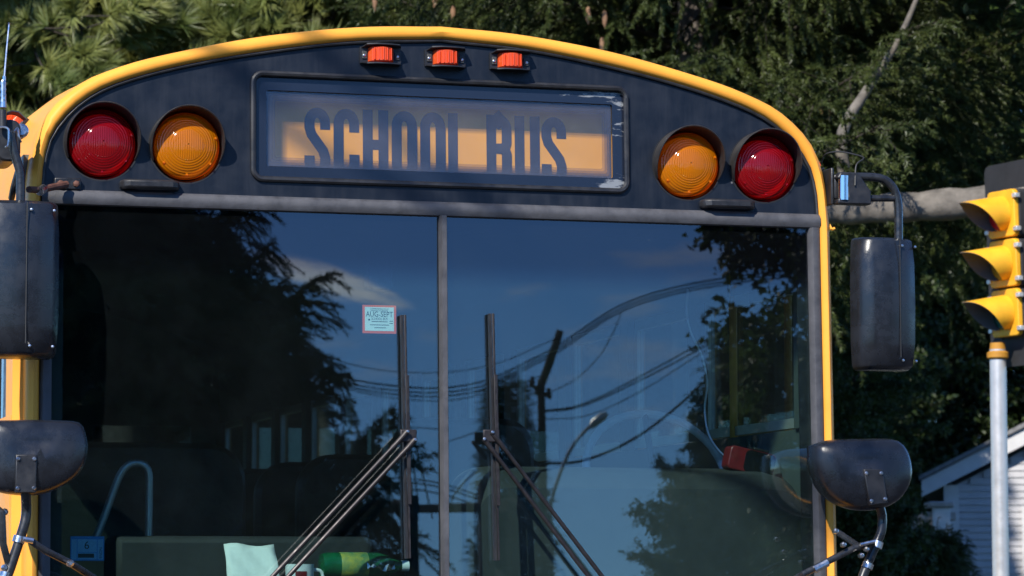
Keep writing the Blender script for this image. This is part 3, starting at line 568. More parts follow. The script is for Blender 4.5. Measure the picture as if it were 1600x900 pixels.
# cab bulkhead above the windscreen, behind the sign
b = MB(); b.box(-1.08, 1.08, 0.20, 0.23, 2.49, 2.72); b.box(-0.75, 0.75, 0.20, 0.23, 2.72, 2.90); b.build('header_bulkhead', 'liner', BUS)
for y in (1.0, 7.6):
    for s in (-1, 1):
        b = MB(); b.lathe((s * 1.21, y, 0.5), (-s, 0, 0), [(0.2, 0), (0.48, 0.01), (0.5, 0.04), (0.5, 0.22), (0.47, 0.25), (0.0, 0.25)], 36); w = b.build('wheel', 'tyre', BUS)
        b = MB(); b.lathe((s * 1.212, y, 0.5), (-s, 0, 0), [(0.0, 0.04), (0.12, 0.03), (0.15, 0.08), (0.27, 0.06), (0.29, 0.0)], 30); b.build('rim', 'galv', w)
# ---- seats
SEATM = None
def seatmesh():
    b = MB(); ring = []
    for y, w, h, r in ((0, 0.47, 1.02, 0.12), (0.03, 0.485, 1.04, 0.13), (0.09, 0.485, 1.04, 0.13), (0.12, 0.47, 1.02, 0.12)):
        ring.append([(u, y, v) for u, v in rrect(-w, w, 0.25, h, r, 6)])
    b.loft(ring, True, True); b.box(-0.45, 0.45, -0.42, 0.02, 0.30, 0.45); b.box(-0.4, -0.36, -0.3, 0.05, 0.0, 0.32); b.box(0.36, 0.4, -0.3, 0.05, 0.0, 0.32)
    return b
for i in range(9):
    for s in (-1, 1):
        if i == 0 and s > 0: continue
        if SEATM is None:
            o = seatmesh().build('passenger_seat', 'seat', BUS); SEATM = o.data
        else: o = bpy.data.objects.new('passenger_seat', SEATM); COL.objects.link(o); o.parent = BUS
        o.location = (s * 0.66, 1.95 + 0.76 * i, 0.90)
b = MB(); b.loft([[(u, y, v) for u, v in rrect(0.40 - w, 0.40 + w, 1.32, h, 0.10)] for y, w, h in ((1.22, 0.21, 1.98), (1.25, 0.23, 2.0), (1.33, 0.23, 2.0), (1.36, 0.21, 1.98))], True, True); b.box(0.17, 0.63, 0.8, 1.3, 1.25, 1.38); b.box(0.3, 0.5, 0.9, 1.2, 0.9, 1.25)
b.build('driver_seat', 'seat', BUS, smooth=40)
# ---- dashboard: low shelf on the door side, high cowl before the driver
b = MB(); b.box(-1.08, 0.0, 0.06, 0.46, 1.10, 1.44); b.box(-0.9, -0.15, 0.24, 0.46, 1.4401, 1.60); b.build('dashboard', mat('dark dashboard top', (0.020, 0.021, 0.022), 0.75, var=0.3, vscale=9, bump=0.2, bscale=200), BUS, bevel=0.02)
c0, c1 = FI(722, 728, 0.40), FI(1195, 735, 0.40)
b = MB(); b.loft([[(u, y, v) for u, v in rrect(c0.x - 0.02, c1.x + 0.045 + dx, 0.95, c0.z + dz, 0.10, 8)] for y, dx, dz in ((0.16, 0.0, -0.07), (0.22, 0.0, -0.025), (0.40, 0.0, 0.0), (0.50, 0.0, 0.0), (0.52, -0.02, -0.02))], True, True); b.build('instrument_cowl', 'dash', BUS, smooth=50)
cw = FI(1026, 742, 0.62)
b = MB(); ct = Vector((cw.x, 0.62, cw.z)); ax = Vector((0, -0.85, 0.5)).normalized(); u = Vector((1, 0, 0)); w = ax.cross(u)
b.tube([ct + (u * math.cos(a) + w * math.sin(a)) * 0.225 for a in [2 * math.pi * k / 40 for k in range(41)]], 0.013, 10, cap=False)
SWH = b.build('steering_wheel', 'trim', BUS)
for a in (90, 210, 330):
    b = MB(); b.tube([ct - ax * 0.03, ct + (u * math.cos(R(a)) + w * math.sin(R(a))) * 0.22], 0.011, 8); b.build('spoke', 'black', SWH)
b = MB(); b.tube([ct - ax * 0.02, ct - ax * 0.5], 0.03, 10); b.build('column', 'black', SWH)
# grab rail by the entrance
pr = [FI(x, y, 0.50) for x, y in ((146, 850), (160, 815), (180, 760), (190, 738), (202, 726), (218, 724), (229, 730), (233, 745), (233, 780), (232, 850))]
b = MB(); b.tube(spline(pr, 40), 0.0115, 12); b.build('entry_rail', 'galv', BUS)
# yellow stanchions in the cab
for px_, ya, yb, yy in ((1147, 440, 760, 0.85), (1233, 480, 760, 0.95)):
    q0, q1 = FI(px_, yb, yy), FI(px_, ya, yy); b = MB(); b.tube([(q0.x, yy, 0.9), (q0.x, yy, q1.z + 0.25)], 0.013, 10); b.build('stanchion', 'yellow', BUS)
b = MB(); b.tube(spline([FI(x, y, 0.5) for x, y in ((1075, 452), (1073, 490), (1080, 520), (1098, 560), (1105, 600), (1101, 640), (1108, 680), (1128, 709), (1140, 712))], 50), 0.0028, 6); tag(b.build('charging_cable', 'white'), 'thin white cable hanging down behind the windscreen to a red device', 'cable')
bpy.data.objects['charging_cable'].matrix_world = Matrix.Translation(BUS0) @ Matrix.Rotation(TH, 4, 'Z')
BW = Matrix.Translation(BUS0) @ Matrix.Rotation(TH, 4, 'Z')
# things lying on the dash
def onbus(o, label, cat, loc=None):
    o.matrix_world = BW @ Matrix.Translation(loc or (0, 0, 0)); return tag(o, label, cat)
p = FI(1170, 722, 0.36)
dv = empty('dash_camera'); onbus(dv, 'dark red boxy device resting on the grey instrument cowl', 'device', p)
def rot(b, a): 
    c, s = math.cos(a), math.sin(a); b.v = [(x * c + z * s, y, -x * s + z * c) for x, y, z in b.v]; return b
b = MB(); b.loft([[(u_, y, v_) for u_, v_ in rrect(-0.075, 0.075, -0.036, 0.036, 0.014)] for y in (-0.03, 0.03)], True, True); rot(b, 0.22).build('case', 'red_plastic', dv, bevel=0.004)
b = MB(); b.loft([[(u_, y, v_) for u_, v_ in rrect(-0.025, 0.072, -0.034, 0.034, 0.016)] for y in (-0.034, -0.0305)], True, True); rot(b, 0.22).build('screen', mat('dark glossy screen', (0.01, 0.012, 0.014), 0.1), dv)
b = MB(); b.box(0.0, 0.05, -0.02, 0.02, 0.0365, 0.046); rot(b, 0.22).build('clip', 'black', dv, bevel=0.003)
p0, p1, p2, p3 = [FI(x, y, yy) for x, y, yy in ((356, 906, 0.10), (438, 906, 0.10), (428, 852, 0.16), (350, 850, 0.16))]
b = MB(); NX = 8
grid = [[p0.lerp(p1, i / NX).lerp(p3.lerp(p2, i / NX), j / NX) + Vector((0, 0.006 * math.sin(i * 1.7 + j), 0.004 * math.sin(i * 0.9))) for i in range(NX + 1)] for j in range(NX + 1)]
b.loft(grid, False, False); pg = b.build('paper_sheet', 'paper', smooth=80); so = pg.modifiers.new('t', 'SOLIDIFY'); so.thickness = 0.001; onbus(pg, 'creased white sheet of paper propped on the dashboard', 'paper')
def lathething(name, label, cat, loc, axis, parts):
    r = empty(name); onbus(r, label, cat, loc)
    for pn, m, prof in parts: b = MB(); b.lathe((0, 0, 0), axis, prof, 28); b.build(pn, m, r, smooth=40)
    return r
M['green_glass'] = mat('green bottle plastic', (0.008, 0.10, 0.04), 0.15, var=0.4, vscale=25)
M['label_yel'] = mat('bottle label', (0.02, 0.20, 0.12), 0.4, var=0.0, vscale=30, dust=(0.5, 0.42, 0.05))
p = FI(500, 884, 0.14)
lathething('soda_bottle', 'green soda bottle lying on the dashboard', 'bottle', p, (1, 0.05, 0), (('body', 'green_glass', [(0.0, 0.0), (0.034, 0.004), (0.038, 0.02), (0.038, 0.17), (0.03, 0.20), (0.014, 0.235), (0.013, 0.25), (0.0, 0.25)]), ('label', 'label_yel', [(0.0385, 0.055), (0.0390, 0.056), (0.0390, 0.135), (0.0385, 0.136)]), ('cap', 'white', [(0.0155, 0.24), (0.0155, 0.262), (0.0, 0.262)])))
p = FI(468, 912, 0.12)
mg = lathething('mug', 'white mug with a red mark beside the green bottle', 'mug', p, (0, 0, 1), (('cup', 'white', [(0.0, -0.04), (0.038, -0.04), (0.041, 0.055), (0.038, 0.055), (0.036, -0.03), (0.0, -0.032)]),))
b = MB(); b.tube(spline([(0.038, 0, 0.04), (0.062, 0, 0.035), (0.066, 0, 0.01), (0.038, 0, -0.012)], 14), 0.005, 8); b.build('handle', 'white', mg)
b = MB(); b.loft([[(0.0418 * math.sin(a), -0.0418 * math.cos(a), z) for a in np.linspace(-0.5, 0.3, 8)] for z in (0.0, 0.035)], False, False); b.build('printed_mark', 'red_plastic', mg)
p = FI(592, 893, 0.13); b = MB(); rn = random.Random(3); NN = 9
b.loft([[Vector((0.04 * (i / NN - 0.5) * 2, 0.03 * (j / NN - 0.5) * 2, 0.012 + rn.uniform(-0.012, 0.014))) for i in range(NN + 1)] for j in range(NN + 1)], False, False)
fo = b.build('foil_wrapper', 'chrome', smooth=0); so = fo.modifiers.new('t', 'SOLIDIFY'); so.thickness = 0.001; onbus(fo, 'crumpled shiny wrapper on the dashboard next to the bottle', 'wrapper', p)
# interior camera under the header
p = FI(590, 425, 0.14); b = MB(); b.loft([[(p.x + u_, y, p.z + v_) for u_, v_ in rrect(-0.035, 0.035, -0.055, 0.055, 0.015)] for y in (0.10, 0.16)], True, True); cmr = b.build('cab_camera', 'dash', BUS, bevel=0.004)
b = MB(); b.tube([p + Vector((0, 0, 0.05)), Vector((p.x, 0.19, 2.52))], 0.008, 8); b.build('stalk', 'black', cmr)
# ---- stickers on the glass
def sticker(name, x0, x1, y0, y1, layers, lab):
    a, c = FP(x0, y1, 0), FP(x1, y0, 0); W_, H_ = c.x - a.x, c.z - a.z; ctr = (a + c) / 2
    b = MB(); b.box(-W_ / 2, W_ / 2, -0.0004, 0.0004, -H_ / 2, H_ / 2); rt = b.build(name, layers[0], BUS, loc=Vector(plane3(ctr.x, ctr.z, 0.0120)), smooth=0); rt.rotation_euler = (-TILT, 0, 0); rt['label'] = lab
    def rect(nm, m, u0, u1, v0, v1, k): b = MB(); b.box((u0 - .5) * W_, (u1 - .5) * W_, -0.0004 - 0.0003 * k, -0.0004, (v0 - .5) * H_, (v1 - .5) * H_); b.build(nm, m, rt, smooth=0)
    def txt(body, m, u, v, size, k, wid=None, rz=0.0):
        me = text_mesh(body, size * H_, 0.0001, 0.0); me.materials.append(M[m]); o = bpy.data.objects.new('lettering', me); COL.objects.link(o); o.parent = rt
        w = max(v_.co.x for v_ in me.vertices) - min(v_.co.x for v_ in me.vertices); sx = (wid * W_ / w) if wid else 1
        o.matrix_local = Matrix.Translation(((u - .5) * W_, -0.0005 - 0.0003 * k, (v - .5) * H_)) @ Matrix.Rotation(math.pi / 2, 4, 'X') @ Matrix.Rotation(rz, 4, 'Z') @ Matrix.Diagonal((sx, 1, 1, 1))
    return rect, txt
rc, tx = sticker('inspection_sticker', 568, 620.5, 477, 520, ['sticker_orange'], 'orange bordered inspection sticker reading AUG-SEPT')
rc('face', 'sticker_white', 0.07, 0.93, 0.09, 0.93, 1)
tx('AUG-SEPT', 'ink', 0.5, 0.67, 0.27, 1.4, 0.80); tx('SCHOOL BUS', 'ink', 0.5, 0.51, 0.13, 1.4, 0.48)
tx('COMMONWEALTH OF', 'ink', 0.5, 0.865, 0.07, 1.4, 0.55); tx('MASSACHUSETTS', 'ink', 0.5, 0.80, 0.065, 1.4, 0.50)
rc('printed_mark', 'ink', 0.17, 0.22, 0.45, 0.51, 1.5)
for v, a, c in ((0.415, 0.27, 0.74), (0.30, 0.22, 0.78), (0.20, 0.35, 0.70)): rc('printed_line', 'dash', a, c, v - 0.012, v + 0.012, 1.5)
for v in (0.44, 0.36): rc('printed_line', 'dash', 0.80, 0.90, v - 0.012, v + 0.012, 1.5)
rc, tx = sticker('registration_sticker', 111, 164, 838, 876, ['sticker_blue'], 'pale blue sticker with a large number 6')
rc('face', 'sticker_paleblue', 0.03, 0.97, 0.05, 0.88, 1)
for u0, u1, v0, v1 in ((0.185, 0.205, 0.05, 0.88), (0.78, 0.80, 0.05, 0.88), (0.205, 0.78, 0.33, 0.35)): rc('rule', 'sticker_blue', u0, u1, v0, v1, 1.5)
tx('6', 'ink', 0.48, 0.62, 0.46, 1.6); rc('code_block', 'ink', 0.22, 0.70, 0.12, 0.29, 1.5); tx('NOV6', 'ink', 0.89, 0.32, 0.17, 1.6, None, -math.pi / 2)
# ---- wipers
def wiper(x, zt, zb, root_px, pv):
    A = FP(*pv, 0.045); B_ = FP(*root_px, 0.045); top = Vector(plane3(x, zt, -0.030)); bot = Vector(plane3(x + 0.010, zb, -0.030))
    b = MB(); L_ = bot - top; side = Vector((1, 0, 0))
    b.obox((top + bot) / 2 + Vector((-0.005, 0.018, 0)), side * 0.0035, Vector((0, 0.010, 0)), L_ / 2)
    rt = b.build('wiper', 'black', BUS)
    b = MB()
    for f0, f1, w_, dy in ((0.0, 1.0, 0.0030, 0.004), (0.25, 0.78, 0.0052, -0.005)):
        q0, q1 = top + L_ * f0, top + L_ * f1; b.obox((q0 + q1) / 2 + Vector((0.002, dy, 0)), side * w_, Vector((0, 0.0035, 0)), (q1 - q0) / 2)
    b.build('blade_frame', 'wiper', rt, bevel=0.001)
    for f in (0.29, 0.34, 0.39, 0.57, 0.62, 0.67, 0.72):
        b = MB(); q = top + L_ * f; b.obox(q + Vector((0.002, -0.0092, 0)), side * 0.0022, Vector((0, 0.0006, 0)), L_ * 0.013); b.build('slot', 'cable', rt)
    dirn = (B_ - A).normalized(); perp = dirn.cross(FWT).normalized()
    for k in (-1, 1):
        b = MB(); o0 = A + perp * 0.016 * k + FWT * (0.004 if k > 0 else 0.0); o1 = B_ + perp * 0.016 * k
        b.tube([o0, o0.lerp(o1, 0.12), o0.lerp(o1, 0.13), o1 + dirn * 0.12], [0.0075, 0.0075, 0.0062, 0.0068], 10); b.build('arm', 'wiper', rt)
        b = MB(); b.lathe(o0 + FWT * 0.006, FWT, [(0.005, 0), (0.005, 0.004), (0.003, 0.006), (0.0001, 0.006)], 8); b.build('pin', 'steel', rt)
    b = MB(); b.obox((A + Vector(plane3(x, A.z, -0.036))) / 2, side * 0.024, FWT * 0.004, UPT * 0.018); b.build('bracket', 'wiper', rt, bevel=0.003)
wiper(-0.120, 2.225, 1.535, (448, 890), (642, 681)); wiper(0.140, 2.235, 1.53, (922, 890), (762, 681))
# ---- flat mirrors
def bigmirror(px0, px1, py0, py1, off, yaw, label):
    a, c = FP(px0, py1, off), FP(px1, py0, off); w, h = (c.x - a.x) / 2, (c.z - a.z) / 2; ctr = (a + c) / 2
    b = MB()
    def ringz(z, sx, y0, y1): return [(u * sx, y, z) for u, y in ((-w, y1), (-w, y0 + 0.045), (-w * 0.88, y0 + 0.016), (-w * 0.6, y0 + 0.003), (0, y0), (w * 0.35, y0 + 0.003), (w * 0.8, y0 + 0.016), (w, y0 + 0.06), (w, y1))]
    b.loft([ringz(z * h, sx, y0, 0.06) for z, sx, y0 in ((-1, 0.80, 0.02), (-0.985, 0.90, -0.005), (-0.93, 0.95, -0.022), (-0.6, 0.99, -0.032), (0, 1, -0.034), (0.6, 0.99, -0.032), (0.94, 0.955, -0.022), (0.985, 0.91, -0.005), (1, 0.82, 0.02))], True, True)
    rt = b.build('side_mirror', 'housing', BUS, loc=ctr, smooth=50); rt.rotation_euler = (0, 0, yaw); rt['label'] = label
    b = MB(); b.tube([(w * 0.22, -0.0335, -h * 0.97 + 0.03), (w * 0.22, -0.034, h * 0.95)], 0.0018, 6); b.build('seam', 'cable', rt)
    b = MB(); b.loft([[(u, y, v) for u, v in rrect(-w * 0.9, w * 0.9, -h * 0.93, h * 0.93, 0.03)] for y in (0.0605, 0.064)], True, True); b.build('mirror_glass', 'chrome', rt)
    for u, v in ((0.32, 0.86), (0.86, 0.86), (0.32, -0.86), (0.86, -0.86)):
        b = MB(); b.lathe((w * u, -0.028 if u < 0.5 else -0.008, h * v), (0, -1, 0), [(0.004, -0.004), (0.004, 0.002), (0.0001, 0.003)], 8); b.build('screw', 'steel', rt)
    return rt, ctr, h
mr1, mc1, mh1 = bigmirror(1343, 1434, 372, 577, 0.06, R(4), 'tall black side mirror on a bent tube arm')
mr0, mc0, mh0 = bigmirror(-42, 93, 314, 557, 0.20, R(-6), 'tall scratched black side mirror below the antenna')
# arm of the right mirror
o = 0.06
b = MB(); b.tube(spline([FP(1335, 276, o), FP(1366, 277, o), FP(1384, 282, o), FP(1397, 296, o), FP(1403, 318, o), FP(1404, 345, o), FP(1404, 385, o)], 36), 0.0125, 12); arm = b.build('mirror_arm', 'tube', BUS)
b = MB(); b.tube([FP(1345, 310, o), FP(1402, 310, o)], 0.010, 12); b.build('brace', 'tube', arm)
a, c = FP(1310, 318, o + 0.02), FP(1340, 266, o + 0.02); b = MB(); b.poly([[(a.x, a.z), (a.x + 0.105, a.z), (a.x + 0.105, a.z + 0.04), (a.x + 0.065, a.z + 0.095), (a.x + 0.01, a.z + 0.095), (a.x, a.z + 0.08), (a.x, a.z + 0.075), (a.x + 0.03, a.z + 0.07), (a.x + 0.03, a.z + 0.022), (a.x, a.z + 0.015)]], lambda u_, v_, d: (u_, fy(v_) - o - 0.02 + d, v_), 0.045); b.build('bracket', 'black', arm, bevel=0.005)
b = MB(); b.tube([FP(1318, 313, o + 0.01), FP(1318, 275, o + 0.01)], 0.016, 14); b.build('hinge_pin', 'chrome', arm)
b = MB(); a = FP(1297, 318, 0.03); b.box(a.x - 0.004, a.x + 0.006, fy(a.z) - 0.05, fy(a.z) + 0.10, a.z - 0.005, a.z + 0.105); b.box(a.x + 0.006, a.x + 0.03, fy(a.z) - 0.05, fy(a.z) - 0.02, a.z + 0.012, a.z + 0.085); b.build('mount_plate', 'black', arm, bevel=0.004)
b = MB(); b.tube(spline([FP(1283, 255, -0.05), FP(1290, 241, 0), FP(1310, 237, 0.03), FP(1334, 241, 0.05), FP(1350, 247, 0.06), FP(1338, 258, 0.07), FP(1336, 290, 0.085)], 30), 0.0025, 6); b.build('heater_wire', 'cable', arm)
b = MB(); b.tube(spline([FP(1283, 348, -0.02), FP(1294, 350, 0.0), FP(1299, 358, 0.01), FP(1304, 357, 0.01)], 10), 0.005, 6); b.build('gutter_end', 'yellow', BUS)
# arm, bracket and antenna on the left
o = 0.20
b = MB(); b.tube(spline([FP(18, 205, o), FP(20, 225, o), FP(26, 250, o), FP(31, 268, o), FP(32, 290, o), FP(32, 325, o)], 24), 0.0125, 12); arml = b.build('mirror_arm', 'tube', BUS)
b = MB(); b.tube(spline([FP(30, 262, o), FP(22, 290, o - 0.03), FP(18, 310, o - 0.08)], 10), 0.009, 8); b.build('brace', 'tube', arml)
b = MB(); a = FP(8, 222, 0.08); b.loft([[(a.x + u_, a.y + y, a.z + v_) for u_, v_ in rrect(-0.03, 0.035, -0.06, 0.055, 0.025)] for y in (-0.06, 0.12)], True, True); b.build('bracket', 'black', arml, bevel=0.006)
b = MB(); b.tube([FP(45, 296, 0.17), FP(60, 297, 0.11), FP(104, 288, 0.035)], [0.009, 0.010, 0.010], 10); b.build('stay_rod', 'rust', arml)
b = MB(); b.tube([FP(62, 299, 0.13), FP(68, 295, 0.10)], 0.0125, 10); b.build('clamp', 'steel', arml)
a = FP(105, 288, 0); b = MB(); b.box(a.x - 0.038, a.x + 0.036, a.y - 0.018, a.y - 0.001, a.z - 0.016, a.z + 0.016); b.build('stay_mount', 'tube', arml, bevel=0.003)
for k in (-1, 1): b = MB(); b.lathe((a.x + 0.022 * k, a.y - 0.018, a.z), (0, -1, 0), [(0.009, 0), (0.009, 0.008), (0.005, 0.010), (0.0001, 0.010)], 6); b.build('bolt', 'rust', arml)
b = MB(); b.tube(spline([FP(-3, 199, 0.2), FP(8, 199, 0.21), FP(14, 204, 0.22), FP(13, 226, 0.22), FP(8, 230, 0.22)], 14), 0.003, 6); b.tube(spline([FP(22, 206, 0.22), FP(28, 200, 0.2), FP(29, 212, 0.21), FP(33, 222, 0.2)], 10), 0.003, 6); b.build('wire_clip', 'steel', arml)
b = MB(); b.lathe(FP(33, 205, 0.1), FWT, [(0.02, -0.02), (0.02, 0.01), (0.013, 0.016), (0.0001, 0.016)], 12); b.build('bolt', 'steel', arml)
o = 0.16
b = MB(); b.tube([FP(4, 200, o), FP(4, 172, o)], 0.0115, 12); ant = b.build('antenna', 'black', BUS)
b = MB(); cst = [FP(5, 167 - 4.6 * k, o) for k in range(10)]; b.tube(cst, [0.0085, 0.0065] * 5, 10); b.build('spring', 'steel', ant)
b = MB(); b.tube([FP(5, 168, o), FP(6, 145, o), FP(6.6, 119, o)], [0.0095, 0.0055, 0.0045], 10); b.build('ferrule', 'chrome', ant)
b = MB(); b.tube([FP(6.6, 121, o), FP(10, 80, o), FP(14, 38, o)], [0.0026, 0.0022, 0.0018], 6); b.build('whip', 'steel', ant)
b = MB(); b.lathe(FP(14, 37, o), (0, 0, 1), [(0.0001, -0.004), (0.004, 0), (0.0001, 0.004)], 8); b.build('tip', 'steel', ant)
# ---- crossview mirrors
def crossview(pts, off, plate, lab, lean):
    ctr = FP(sum(p[0] for p in pts) / len(pts), sum(p[1] for p in pts) / len(pts), off)
    loop = spline([FP(x, y, off) - ctr for x, y in pts + pts[:1]], 49)[:-1]
    b = MB(); rings = []
    for s, d in ((0.90, 0.075), (0.99, 0.06), (1.0, 0.03), (0.985, 0.006), (0.95, -0.010), (0.86, -0.022), (0.62, -0.031), (0.3, -0.034), (0.02, -0.035)): rings.append([(p.x * s, p.y + d, p.z * s + 0.012 * (1 - s)) for p in loop])
    b.loft(rings, True, True); rt = b.build('crossview_mirror', 'housing', BUS, loc=ctr, smooth=60); rt['label'] = lab
    b = MB(); b.loft([[(p.x * s, p.y + d, p.z * s) for p in loop] for s, d in ((0.96, 0.0762), (0.9, 0.10), (0.7, 0.135), (0.35, 0.155), (0.02, 0.16))], True, False); b.build('mirror_dome', 'chrome', rt, smooth=60)
    q = [FP(x, y, off + 0.045) - ctr for x, y in plate]; b = MB()
    b.loft([[v + Vector((0, d, 0)) for v in q] for d in (0.02, 0.002)], True, True); pl = b.build('mount_plate', 'black', rt, bevel=0.003)
    for i in range(4):
        v = q[i].lerp((q[0] + q[2]) / 2, 0.24); b = MB(); b.lathe(v + Vector((0, 0.004, 0)), (0, -1, 0), [(0.006, 0), (0.006, 0.004), (0.0035, 0.007), (0.0001, 0.007)], 8); b.build('bolt', 'steel', rt)
    return ctr
crossview([(1273, 696), (1300, 687), (1350, 685), (1398, 686), (1417, 700), (1426, 728), (1424, 755), (1408, 780), (1380, 795), (1345, 797), (1310, 785), (1285, 760), (1273, 725)], 0.22, [(1350, 733), (1380, 733), (1388, 786), (1360, 790)], 'black half-round mirror back on the driver side arm', 0)
crossview([(-20, 657), (40, 655), (90, 656), (124, 659), (134, 672), (139, 700), (132, 730), (112, 752), (75, 770), (35, 774), (-10, 764), (-30, 735), (-34, 690)], 0.30, [(25, 710), (58, 710), (57, 770), (24, 770)], 'black half-round mirror back on the door side arm', 0)
def clampedarm(main, struts, clamps, off):
    b = MB(); b.tube(spline([FP(x, y, off + d) for x, y, d in main], 30), 0.0135, 12); rt = b.build('crossview_arm', 'tube', BUS)
    for s in struts: b = MB(); b.tube([FP(x, y, off + d) for x, y, d in s], 0.0095, 10); b.build('strut', 'tube', rt)
    for (x0, y0, x1, y1) in clamps: b = MB(); b.tube([FP(x0, y0, off), FP(x1, y1, off)], 0.0165, 12); b.build('clamp', 'steel', rt)
    return rt
ra = clampedarm([(1372, 785, 0.02), (1378, 805, 0), (1377, 830, 0), (1368, 852, 0), (1352, 890, 0), (1330, 950, 0), (1310, 1010, -0.03)], [[(1365, 848, 0.02), (1335, 856, 0.02), (1255, 897, 0.02), (1200, 930, -0.1)], [(1306, 830, -0.1), (1345, 856, 0.0)]], [(1372, 846, 1369, 856), (1357, 880, 1354, 888)], 0.20)
b = MB(); b.tube([FP(1344, 851, 0.24), FP(1366, 846, 0.24)], 0.006, 8); b.build('clevis', 'steel', ra)
for x, y in ((1354, 858), (1346, 868), (1318, 851), (1306, 830)): b = MB(); b.lathe(FP(x, y, 0.235), FWT, [(0.008, -0.01), (0.008, 0.004), (0.004, 0.008), (0.0001, 0.008)], 6); b.build('bolt', 'steel', ra)
b = MB(); b.tube([FP(1272, 890, 0.225), FP(1293, 879, 0.225)], 0.0115, 10); b.build('worn_sleeve', 'steel', ra)
b = MB(); b.tube([FP(1295, 775, -0.02), FP(1296, 900, -0.02), FP(1296, 1000, -0.02)], 0.002, 6); b.build('heater_wire', 'cable', ra)
la = clampedarm([(40, 765, 0.02), (41, 795, 0), (39, 815, 0), (30, 845, 0), (17, 885, 0), (5, 920, 0), (-10, 990, -0.03)], [[(45, 843, 0.02), (70, 860, 0.02), (110, 880, -0.02), (165, 915, -0.12)], [(-10, 790, 0.0), (3, 800, 0.02), (5, 850, 0.02), (13, 880, 0.0)]], [(31, 838, 28, 848), (10, 894, 8, 902)], 0.28)
b = MB(); b.tube([FP(36, 842, 0.31), FP(52, 845, 0.31)], 0.008, 8); b.build('clevis', 'steel', la)
for x, y in ((110, 880), (7, 800), (8, 887)): b = MB(); b.lathe(FP(x, y, 0.285), FWT, [(0.010, -0.012), (0.010, 0.004), (0.005, 0.010), (0.0001, 0.010)], 8); b.build('bolt', 'steel', la)

# ------------------------------------------------------------------ foliage: a few branch meshes, shared by all trees
def meshdata(name, V, F, mi, mats):
    me = bpy.data.meshes.new(name); V = np.asarray(V, np.float32); F = np.asarray(F, np.int32)
    me.vertices.add(len(V)); me.vertices.foreach_set('co', V.ravel()); me.loops.add(F.size); me.loops.foreach_set('vertex_index', F.ravel())
    k = F.shape[1]; me.polygons.add(len(F)); me.polygons.foreach_set('loop_start', np.arange(len(F), dtype=np.int32) * k)
    for m in mats: me.materials.append(M[m])
    me.polygons.foreach_set('material_index', np.asarray(mi, np.int32)); me.update(calc_edges=True); me.validate(); return me
def needles(P, T, n_per, length, width, ang, rng):
    """P points, T tangents -> needle triangles pointing out and forwards"""
    P = np.repeat(P, n_per, 0); T = np.repeat(T, n_per, 0); k = len(P)
    r = rng.normal(size=(k, 3)); r -= (r * T).sum(1, keepdims=True) * T; r /= np.linalg.norm(r, axis=1, keepdims=True) + 1e-9
    a = ang * rng.uniform(0.6, 1.3, (k, 1)); d = T * np.cos(a) + r * np.sin(a); L = length * rng.uniform(0.7, 1.25, (k, 1))
    s = np.cross(d, rng.normal(size=(k, 3))); s /= np.linalg.norm(s, axis=1, keepdims=True) + 1e-9
    V = np.stack([P - s * width / 2, P + s * width / 2, P + d * L], 1).reshape(-1, 3); return V, np.arange(3 * k).reshape(-1, 3)
def stick(pts, r0, r1):
    V, F = [], []; n = len(pts)
    for i, p in enumerate(pts):
        t = pts[min(i + 1, n - 1)] - pts[max(i - 1, 0)]; t = t / (np.linalg.norm(t) + 1e-9); u = np.cross(t, [0.3, 0.5, 0.8]); u /= np.linalg.norm(u); w = np.cross(t, u); r = r0 + (r1 - r0) * i / (n - 1)
        V += [p + r * (u * math.cos(a) + w * math.sin(a)) for a in (0, 2.094, 4.189)]
    for i in range(n - 1):
        for j in range(3): a, b, c, d = i * 3 + j, i * 3 + (j + 1) % 3, i * 3 + 3 + (j + 1) % 3, i * 3 + 3 + j; F += [(a, b, c), (a, c, d)]
    return V, F
